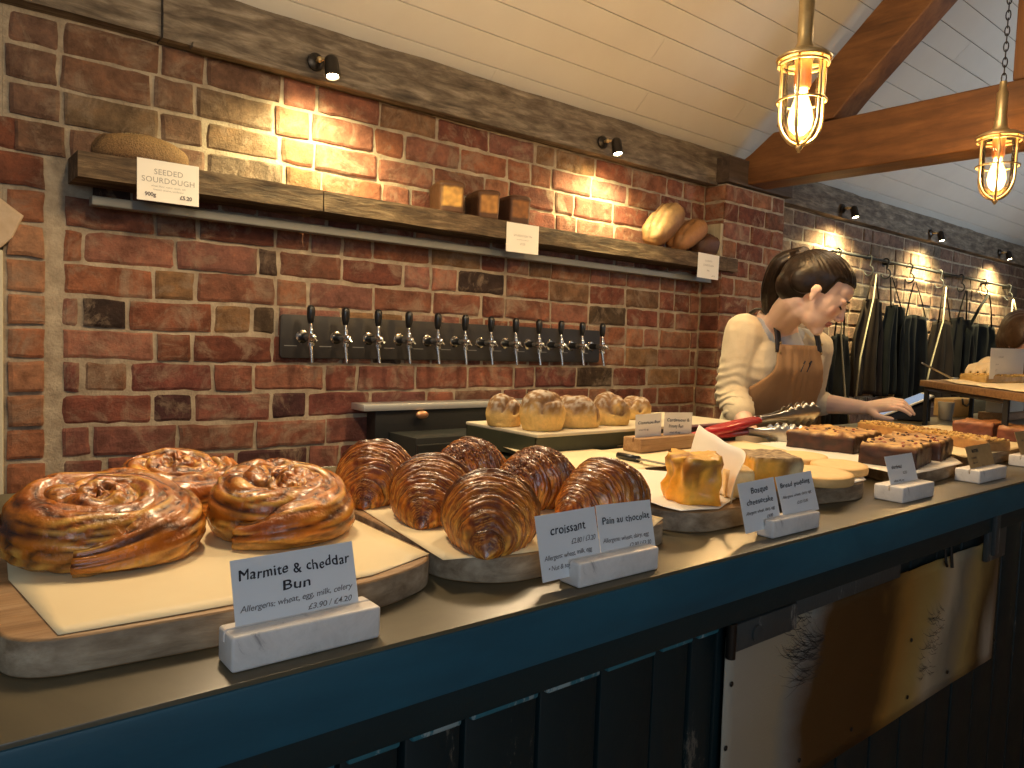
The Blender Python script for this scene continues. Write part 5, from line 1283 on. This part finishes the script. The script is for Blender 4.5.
def person1():
    t=thing('person','person with dark ponytail in cream jumper and tan apron, looking down and tapping a tablet','person',(2.30,1.42,0))
    O=V((2.30,1.42,0)); L_=lambda p:V(p)-O
    ns=at(776,318,y=1.38); Rs=at(744,333,y=1.42); Ls=at(815,347,y=1.34)
    hc=at(815,293,y=1.17)
    h,rot,(Fv,Lv,Uv)=headframe(hc,(.53,-.85,0),math.radians(33))
    Re=at(731,394,y=1.44); Rw=at(752,436,y=1.27); Le=at(808,402,y=1.41); Lw=at(866,408,y=1.22)
    hip=V((2.37,1.52,.90)); waist=V((2.345,1.49,1.05)); chest=(Rs+Ls)/2+V((.0,.02,-.10))
    # ---- body: one continuous skin
    mb=MB(); add_head(mb,h,rot)
    nb=ns+V((0,.0,-.02))
    mb.cap(nb,.052,h(-.030,0,-.045),.043,18); mb.cap(nb+V((0,-.01,0)),.047,h(-.005,0,-.06),.036,18)
    mb.cap(Rs,.050,Ls,.050); mb.cap(nb,.07,chest,.10); mb.cap(chest+V((-.05,0,0)),.095,waist+V((-.03,0,0)),.085); mb.cap(chest+V((.05,0,0)),.095,waist+V((.03,0,0)),.085); mb.cap(waist,.10,hip,.12)
    mb.cap(Rs,.048,Re,.038); mb.cap(Re,.037,Rw,.024); mb.cap(Ls,.048,Le,.038)
    mid=Le.lerp(Lw,.35); mb.cap(Le,.038,mid,.036); mb.cap(mid,.036,Lw,.0235)
    for s in(-1,1):
        hp=hip+V((s*.08,0,-.02)); kn=V((hip.x+s*.09,1.50,.48)); an=V((hip.x+s*.09,1.56,.07)); mb.cap(hp,.095,kn,.055); mb.cap(kn,.055,an,.038); mb.cap(an+V((0,0,-.01)),.038,an+V((0,-.14,-.03)),.028)
    hd=(at(905,402,y=1.10)-Lw).normalized(); 
    sd=V((.2,-.3,-1)); nn_=V((0,0,1)); sd=(V((-.5,-.75,-.1))); sd=(sd-sd.dot(hd)*hd).normalized(); nb2=hd.cross(sd).normalized(); 
    if nb2.z<0: nb2=-nb2
    fingers(mb,Lw,hd,nb2,sd,1.0,.55)
    hd2=V((.25,-.9,-.12)).normalized(); sd2=V((1,.2,0)); sd2=(sd2-sd2.dot(hd2)*hd2).normalized(); n2=hd2.cross(sd2); n2=n2 if n2.z>0 else -n2
    fingers(mb,Rw,hd2,n2,sd2,.95,.7)
    mb.v=[L_(v) for v in mb.v]
    lipc=h(.093,0,-.055)-O; cheek=[h(.075,s*.04,-.02)-O for s in(-1,1)]; nose=h(.112,0,-.026)-O
    def cf(p):
        c=(.80,.55,.43)
        d=(p-lipc); a=d.dot(Fv);b=d.dot(Lv);u=d.dot(Uv)
        if abs(b)<.021 and abs(u)<.0085 and a>-.016: c=(.46,.17,.14)
        for q in cheek: c=mix((.66,.32,.24),c,ss(0,.03,(p-q).length))
        c=mix((.68,.33,.25),c,ss(0,.018,(p-nose).length))
        return c
    remesh(mb,'body',SKIN,t,.0034,7,cf)
    # face details: lids, lashes, brows
    for s in(-1,1):
        mb=MB(); pts=[h(.0825-.006*abs(q)**2*1.2,s*(.031+q*.0135),.0015-.0035*(1-q*q)) for q in (-1,-.6,-.2,.2,.6,1)]
        pts=[p+Fv*.0035 for p in pts]; mb.tube([L_(p) for p in pts],[.0012,.0020,.0026,.0028,.0026,.0020],6); mb.build('eyelash',HAIR,t,True)
        mb=MB(); pts=[h(.0925-.0075*q*q,s*(.030+q*.018),.0235+.003*(1-q*q)-.001*q) for q in (-1,-.5,0,.5,1)]
        mb.tube([L_(p) for p in pts],[.0014,.0030,.0034,.0028,.0014],6); mb.build('eyebrow',HAIR,t,True)
    # ---- hair swept back to a high ponytail
    mb=MB()
    mb.ell(h(-.010,0,.043),(.1015,.0785,.0815),rot,28); mb.ell(h(-.045,0,.022),(.076,.074,.076),rot,24); mb.ell(h(-.062,0,-.01),(.055,.062,.058),rot,20)
    mb.ell(h(.022,0,.078),(.048,.058,.030),rot,20)
    for s in(-1,1): mb.ell(h(.010,s*.056,.052),(.054,.022,.032),rot,18); mb.ell(h(-.045,s*.064,.010),(.040,.016,.040),rot,18); mb.cap(h(.014,s*.070,.030),.006,h(.012,s*.071,.008),.003,8)
    hair_cut=[(h(.092,0,-.02),.085),(h(.088,.05,-.01),.052),(h(.088,-.05,-.01),.052)]
    mb.v=[L_(v) for v in mb.v]
    def dh(p):   # push the fringe line back so the forehead stays bare; fine strand grooves
        q=p+O-hc; a=q.dot(Fv);b=q.dot(Lv);u=q.dot(Uv)
        ax=(h(-.092,0,.080)-h(0,0,.0)).normalized(); w_=q-q.dot(ax)*ax; e1=Lv; e2=ax.cross(e1); ph=math.atan2(w_.dot(e2),w_.dot(e1))
        g=(.0010*math.sin(ph*46+3*nz(q*9))+.0006*math.sin(ph*19))*ss(.045,.085,u-.10*a)
        n=(p+O-h(-.02,0,.03)).normalized(); cut=ss(.022,.052,a)*ss(.074,.054,u)
        return p+n*(g-.022*cut)
    remesh(mb,'hair',HAIR,t,.0030,16,None,dh)
    base=h(-.092,0,.080)
    c1=at(795,257,y=1.24);c2=at(781,266,y=1.28);c3=at(773,288,y=1.32);c4=at(772,308,y=1.35);c5=at(778,318,y=1.36)
    mb=MB(); pts=[base,c1,c2,c3,c4,c5]; rs=[.020,.026,.033,.034,.028,.010]
    def crv(P,t_):
        k=t_*(len(P)-1); i=min(int(k),len(P)-2); f=k-i; a,b,c,d=P[max(i-1,0)],P[i],P[i+1],P[min(i+2,len(P)-1)]
        return .5*((2*b)+(c-a)*f+(2*a-5*b+4*c-d)*f*f+(3*b-a-3*c+d)*f**3)
    n=34; vs=[];fs=[];m_=36; up=None
    for i in range(n+1):
        tt=i/n; p=crv(pts,tt); k=tt*5; ii=min(int(k),4); r=rs[ii]+(rs[ii+1]-rs[ii])*(k-ii)
        tg=(crv(pts,min(1,tt+.01))-crv(pts,max(0,tt-.01))).normalized()
        if up is None: up=tg.orthogonal().normalized()
        up=(up-up.dot(tg)*tg).normalized(); w=tg.cross(up)
        for j in range(m_):
            a=2*PI*j/m_; rr=r*(1+.09*math.sin(a*9+tt*3)+.05*math.sin(a*17+tt*7)); vs.append(L_(p+up*math.cos(a)*rr+w*math.sin(a)*rr))
    for i in range(n):
        for j in range(m_): fs.append((i*m_+j,i*m_+(j+1)%m_,(i+1)*m_+(j+1)%m_,(i+1)*m_+j))
    fs.append(tuple(range(m_))); fs.append(tuple(n*m_+j for j in range(m_)))
    mesh_ob('ponytail',vs,fs,HAIR,t,True)
    mb=MB(); d=(c1-base).normalized(); mb.cap(L_(base+d*.006),.021,L_(base+d*.014),.021); mb.build('hair_tie',M('grey_hair_tie',(.05,.045,.05),.7),t,True)
    # ---- t-shirt collar
    fwd=V((-.22,-.97,0)).normalized(); rgt=V((-.97,.22,0)).normalized()
    mb=MB(); mb.cap(nb+V((0,.0,-.015)),.066,chest+fwd*.02+V((0,0,.04)),.098); mb.cap(Rs+V((.03,0,0)),.057,Ls-V((.03,0,0)),.057); mb.v=[L_(v) for v in mb.v]
    tm=remesh(mb,'tee_shirt',TEE,t,.005,4); cutout(tm,[(L_(nb+fwd*.03+V((0,0,.045))),.062)])
    # ---- jumper
    mb=MB()
    mb.cap(Rs+V((.02,0,-.005)),.062,Ls+V((-.02,0,-.005)),.062); mb.cap(Rs,.064,Rs.lerp(Re,.5),.061,14); mb.cap(Rs.lerp(Re,.5),.060,Re,.052,14)
    mb.cap(Re,.052,Re.lerp(Rw,.38),.050,14)
    mb.cap(Ls,.060,Ls.lerp(Le,.5),.057); mb.cap(Ls.lerp(Le,.5),.057,Le,.050); mb.cap(Le,.050,Le.lerp(Lw,.16),.049)
    for s in(-1,1):
        mb.cap(chest+rgt*s*.075+V((0,0,.02)),.108,waist+rgt*s*.055,.092,18); mb.cap(waist+rgt*s*.055,.092,hip+rgt*s*.07+V((0,0,.02)),.105,18)
    mb.cap(chest+V((0,0,.03)),.11,waist,.10,18); mb.v=[L_(v) for v in mb.v]
    Rl,El=L_(Re),L_(Re.lerp(Rw,.4)); LLe=L_(Le)
    nl=L_(nb+fwd*.045+V((0,0,.045)))
    def dj(p):
        w=ss(.16,.02,min((p-Rl).length,(p-El).length)); ax=(El-L_(Rs)).normalized()
        g=.0055*math.sin((p-Rl).dot(ax)*230+3*nz(p*20))*w
        w2=ss(.14,.02,(p-LLe).length); g+=.004*math.sin(p.z*220+3*nz(p*20))*w2
        n=(p-(L_(chest))).normalized(); g+=.004*fbm(p*9,1)
        return p+n*g
    jm=remesh(mb,'jumper',KNIT,t,.0055,5,None,dj)
    cutout(jm,[(L_(nb+fwd*.035+V((0,0,.02))),.098)])
    for P0,P1,r in ((Re.lerp(Rw,.36),Re.lerp(Rw,.44),.049),(Le.lerp(Lw,.13),Le.lerp(Lw,.21),.049)):
        mb=MB()
        for k in range(3): mb.cap(L_(P0.lerp(P1,k/2)),r-.001*k,L_(P0.lerp(P1,k/2+.25)),r-.001*k)
        remesh(mb,'rolled_cuff',KNIT,t,.005,3)
    mb=MB()
    for s in(-1,1):
        hp=hip+V((s*.08,0,-.02)); kn=V((hip.x+s*.09,1.50,.48)); an=V((hip.x+s*.09,1.56,.12)); mb.cap(hp,.110,kn,.072); mb.cap(kn,.072,an,.055)
    mb.v=[L_(v) for v in mb.v]; remesh(mb,'trousers',TROUS,t,.01,3)
    for s in(-1,1):
        an=V((hip.x+s*.09,1.56,.045)); mb=MB(); mb.cap(L_(an),.044,L_(an+V((0,-.15,-.005))),.036); mb.cap(L_(an+V((0,0,.02))),.045,L_(an+V((0,0,.06))),.045); remesh(mb,'shoe',BLACK,t,.008,3)
    # ---- apron laid over the jumper: every point is dropped onto the jumper surface
    from mathutils.bvhtree import BVHTree
    jb=BVHTree.FromPolygons([v.co.copy() for v in jm.data.vertices],[tuple(p.vertices) for p in jm.data.polygons])
    vs=[];fs=[];nu,nv_=34,40
    top=chest.z+.085; 
    for j in range(nv_+1):
        fz=j/nv_; z=top+(.62-top)*fz
        axp=chest.lerp(waist,max(0,min(1,(chest.z-z)/(chest.z-waist.z)))) if z>waist.z else waist.lerp(hip,min(1,(waist.z-z)/(waist.z-hip.z)))
        half=math.radians(42+40*ss(.08,.32,fz))
        for i in range(nu+1):
            q=(i/nu-.5)*2; an=q*half; d=(fwd*math.cos(an)-rgt*math.sin(an)).normalized()
            src=L_(V((axp.x,axp.y,z))+d*.45)
            hit=jb.ray_cast(src,-d)[0]
            r_=(hit-L_(V((axp.x,axp.y,z)))).length if hit is not None else .13
            r_=max(.10,min(r_,.19))
            vs.append([axp.x,axp.y,z,d,r_])
    W_=nu+1
    for it in range(10):
        rr=[v[4] for v in vs]
        for j in range(nv_+1):
            for i in range(W_):
                k=j*W_+i; nb_=[rr[k]]
                if i>0: nb_.append(rr[k-1])
                if i<nu: nb_.append(rr[k+1])
                if j>0: nb_.append(rr[k-W_])
                if j<nv_: nb_.append(rr[k+W_])
                vs[k][4]=max(sum(nb_)/len(nb_),rr[k]-.001 if it<9 else 0)
    vs=[L_(V((v[0],v[1],v[2]))+v[3]*(v[4]+.012+.003*fbm((v[3].x*4,v[2]*9,1),1)+.002*math.sin(v[3].x*30))) for v in vs]
    for j in range(nv_):
        for i in range(nu): a=j*(nu+1)+i; fs.append((a,a+1,a+nu+2,a+nu+1))
    ap=mesh_ob('apron',vs,fs,TAN,t,True); s_=ap.modifiers.new('s','SOLIDIFY'); s_.thickness=.003; s_.offset=1
    tc=vs[0]+O; td=vs[nu]+O
    # which corner is on the person's right
    Rc,Lc=(tc,td) if (tc-Rs).length<(td-Rs).length else (td,tc)
    bn=nb+V((0,.055,.02))
    for cnr,sh in ((Rc,Rs),(Lc,Ls)):
        a=cnr+V((0,0,-.025))+fwd*.006; m1=cnr.lerp(nb+(sh-nb)*.52+V((0,0,.055)),.55)+fwd*.034; m2=nb+(sh-nb)*.50+V((0,0,.064)); m3=nb+(sh-nb)*.42+V((0,.05,.045)); mb=MB()
        n=16; vv=[];ff=[];P_=[a,m1,m2,m3]
        for i in range(n+1):
            p=crv(P_,i/n); loc_,nrm,_i,_d=jb.find_nearest(L_(p))
            if loc_ is not None and _d<.08 and i>3:
                if nrm.dot(loc_-L_(chest))<0: nrm=-nrm
                if (L_(p)-loc_).dot(nrm)<.006: p=loc_+nrm*.007+O
            w_=rgt*.0105; vv.append(L_(p-w_)); vv.append(L_(p+w_))
        for i in range(n): ff.append((2*i,2*i+1,2*i+3,2*i+2))
        o=mesh_ob('apron_strap',vv,ff,LEATH,ap,True); q=o.modifiers.new('s','SOLIDIFY'); q.thickness=.005; q.offset=0
        for dz in (.03,0):
            mb=MB(); mb.ell(L_(a+fwd*.007+V((0,0,dz))),(.0045,.003,.0045)); mb.build('rivet',BRASS,ap,True)
    # dark stitched emblem on the bib: two slanted strokes
    ec=L_((Lc.lerp(chest+fwd*.12,.40))+fwd*.018+V((0,0,-.035))) 
    def on_apron(px,py):
        """nearest apron vertex to a ray direction, nudged outwards"""
        c=V((px-512,384-py,-F)); v=V((ex.dot(c),ey.dot(c),ez.dot(c))).normalized(); best=None
        for q in vs[:(nu+1)*16]:
            w=q+O-CAM; d=(w-w.dot(v)*v).length
            if best is None or d<best[0]: best=(d,q)
        return best[1]
    for px in (802.5,808.5):
        a=on_apron(px+2,361); b=on_apron(px-2,373); out=(fwd*.65+rgt*.35)*.0065
        mb=MB(); mb.tube([a+out,b+out],[.0042,.0036],8,flat=.5); mb.tube([a+out+V((0,0,0)),a+out-(a-b)*.15+V((-.008,0,-.003))],.003,6); mb.build('emblem_stroke',INK,ap)
    return t
person1()
def person2():
    hc=at(1026,341,y=1.12); t=thing('person','person with brown hair and glasses at the right edge, leaning over the raised stand','person',(hc.x+.12,hc.y+.22,0)); O=V((hc.x+.12,hc.y+.22,0)); L_=lambda p:V(p)-O
    h,rot,(Fv,Lv,Uv)=headframe(hc,(-.50,-.87,0),math.radians(12))
    mb=MB(); add_head(mb,h,rot); nb=hc+V((.05,.045,-.155)); mb.cap(nb,.05,h(-.02,0,-.05),.042)
    Rs=nb+V((.06,-.04,-.10)); Ls=nb+V((.36,.06,-.08)); chest=nb+V((.20,.04,-.18)); waist=V((nb.x+.20,nb.y+.16,1.0)); hip=V((nb.x+.20,nb.y+.2,.88))
    hw=at(962,373,y=1.02); Re=at(1032,376,y=1.10)
    mb.cap(Rs,.05,Ls,.05); mb.cap(nb,.06,chest,.1); mb.cap(chest,.11,waist,.1); mb.cap(waist,.1,hip,.12); mb.cap(Rs,.046,Re,.036); wr=at(986,366,y=1.06); mb.cap(Re,.036,wr,.025)
    for s in(-1,1):
        kn=V((hip.x+s*.09,hip.y,.48)); an=V((hip.x+s*.09,hip.y+.05,.06)); mb.cap(hip+V((s*.08,0,0)),.1,kn,.055); mb.cap(kn,.055,an,.04); mb.cap(an,.04,an+V((0,-.14,-.02)),.03)
    mb.cap(Ls,.046,Ls+V((.06,-.05,-.25)),.038); lw=Ls+V((.0,-.25,-.22)); mb.cap(Ls+V((.06,-.05,-.25)),.037,lw,.025); fingers(mb,lw,V((-.2,-1,-.1)),V((0,-.1,1)),V((-1,.2,0)),1,.4)
    mb.v=[L_(v) for v in mb.v]; remesh(mb,'body',SKIN,t,.0045,4,lambda p:(.62,.36,.25))
    mb=MB(); mb.ell(h(-.018,0,.045),(.108,.086,.090),rot,28); mb.ell(h(-.05,0,.0),(.080,.080,.095),rot,24); mb.ell(h(.045,0,.082),(.048,.062,.038),rot,20)
    for s in(-1,1): mb.ell(h(.0,s*.068,.02),(.06,.02,.055),rot,18)
    mb.v=[L_(v) for v in mb.v]
    remesh(mb,'hair',M('brown_hair',(.045,.022,.010),.45,var=(.085,.045,.02),vs=50,bmp=.5,bs=120,bd=.002),t,.005,3,None,lambda p:p+V((0,0,.0015*math.sin(p.x*400))))
    mb=MB()
    for s in(-1,1):
        pts=[h(.098,s*(.033)+.022*math.cos(k*PI/6),.004+.018*math.sin(k*PI/6)) for k in range(13)]; mb.tube([L_(p) for p in pts],.0022,6,False)
        mb.tube([L_(h(.096,s*.055,.008)),L_(h(.0,s*.080,.010))],.0022,6)
    mb.tube([L_(h(.1,-.011,.008)),L_(h(.1,.011,.008))],.002,6); mb.build('glasses',M('dark_red_frames',(.09,.02,.02),.3),t,True)
    mb=MB(); mb.cap(Rs,.062,Re,.052); mb.cap(Re,.052,Re.lerp(wr,.6),.044); mb.cap(Rs,.066,Ls,.066); mb.cap(chest,.125,waist,.115); mb.cap(waist,.115,hip,.13); mb.cap(nb+V((0,.02,-.05)),.085,chest,.12); mb.cap(Ls,.062,Ls+V((.06,-.05,-.25)),.05)
    mb.v=[L_(v) for v in mb.v]; remesh(mb,'dark_top',M('black_top',(.02,.02,.022),.9),t,.008,4)
    # gloved hand resting on the stand
    mb=MB(); hd=(hw-wr+V((0,0,.0))).normalized(); sd=V((-.3,-.9,.0)); sd=(sd-sd.dot(hd)*hd).normalized(); n2=hd.cross(sd); n2=n2 if n2.z>0 else -n2
    fingers(mb,wr,hd,n2,sd,1.05,.6); mb.cap(wr-hd*.05,.034,wr,.03); mb.v=[L_(v) for v in mb.v]
    remesh(mb,'glove',M('cream_glove',(.74,.60,.38),.55,bmp=.3,bs=60),t,.004,2)
person2()
# ================================================================ LIGHT
def area(loc,target,size,energy,col,sy=None,spread=180):
    ld=bpy.data.lights.new('daylight','AREA'); ld.energy=energy; ld.color=col; ld.shape='RECTANGLE'; ld.size=size; ld.size_y=sy or size; ld.spread=math.radians(spread)
    o=bpy.data.objects.new('daylight',ld); link(o); o.location=loc; o.rotation_euler=(V(target)-V(loc)).to_track_quat('-Z','Y').to_euler(); return o
area((-.9,-2.2,2.2),(.9,.9,1.0),1.8,42,(.66,.83,1.0),1.4)
area((6.5,-1.8,1.9),(5.2,1.6,3.0),1.3,22,(.70,.84,1.0),None,80)
area((3.0,-2.4,2.4),(2.5,1.3,1.2),1.4,5,(.72,.86,1.0),1.2)
# unseen warm lights added over the counter, no fittings modelled
for x,y,z,e in ((.42,1.28,2.10,25),(1.20,1.32,2.15,25),(2.45,1.1,2.3,12)):
    ld=bpy.data.lights.new('added_counter_light','SPOT'); ld.spot_size=math.radians(150); ld.spot_blend=.6; ld.energy=e*.75; ld.color=(1,.72,.42); ld.shadow_soft_size=.05
    o=bpy.data.objects.new('added_counter_light',ld); link(o); o.location=(x,y,z)
    ld=bpy.data.lights.new('added_ceiling_glow','POINT'); ld.energy=e*.42; ld.color=(1,.76,.46); ld.shadow_soft_size=.05  # added point fill that brightens the ceiling; no pendant hangs here
    o=bpy.data.objects.new('added_ceiling_glow',ld); link(o); o.location=(x,y-.15,z-.02)
w=bpy.data.worlds.new('world'); bpy.context.scene.world=w; w.use_nodes=True; bg=w.node_tree.nodes['Background']; bg.inputs['Color'].default_value=(.55,.58,.62,1); bg.inputs['Strength'].default_value=.13
sc=bpy.context.scene; sc.view_settings.view_transform='Standard'; sc.view_settings.look='None'; sc.view_settings.exposure=.12; sc.view_settings.gamma=1; sc.view_settings.use_curve_mapping=False
for o in bpy.data.objects:
    if o.name.startswith(('spot_beam','bulb_light','daylight','added_counter_light')): pass
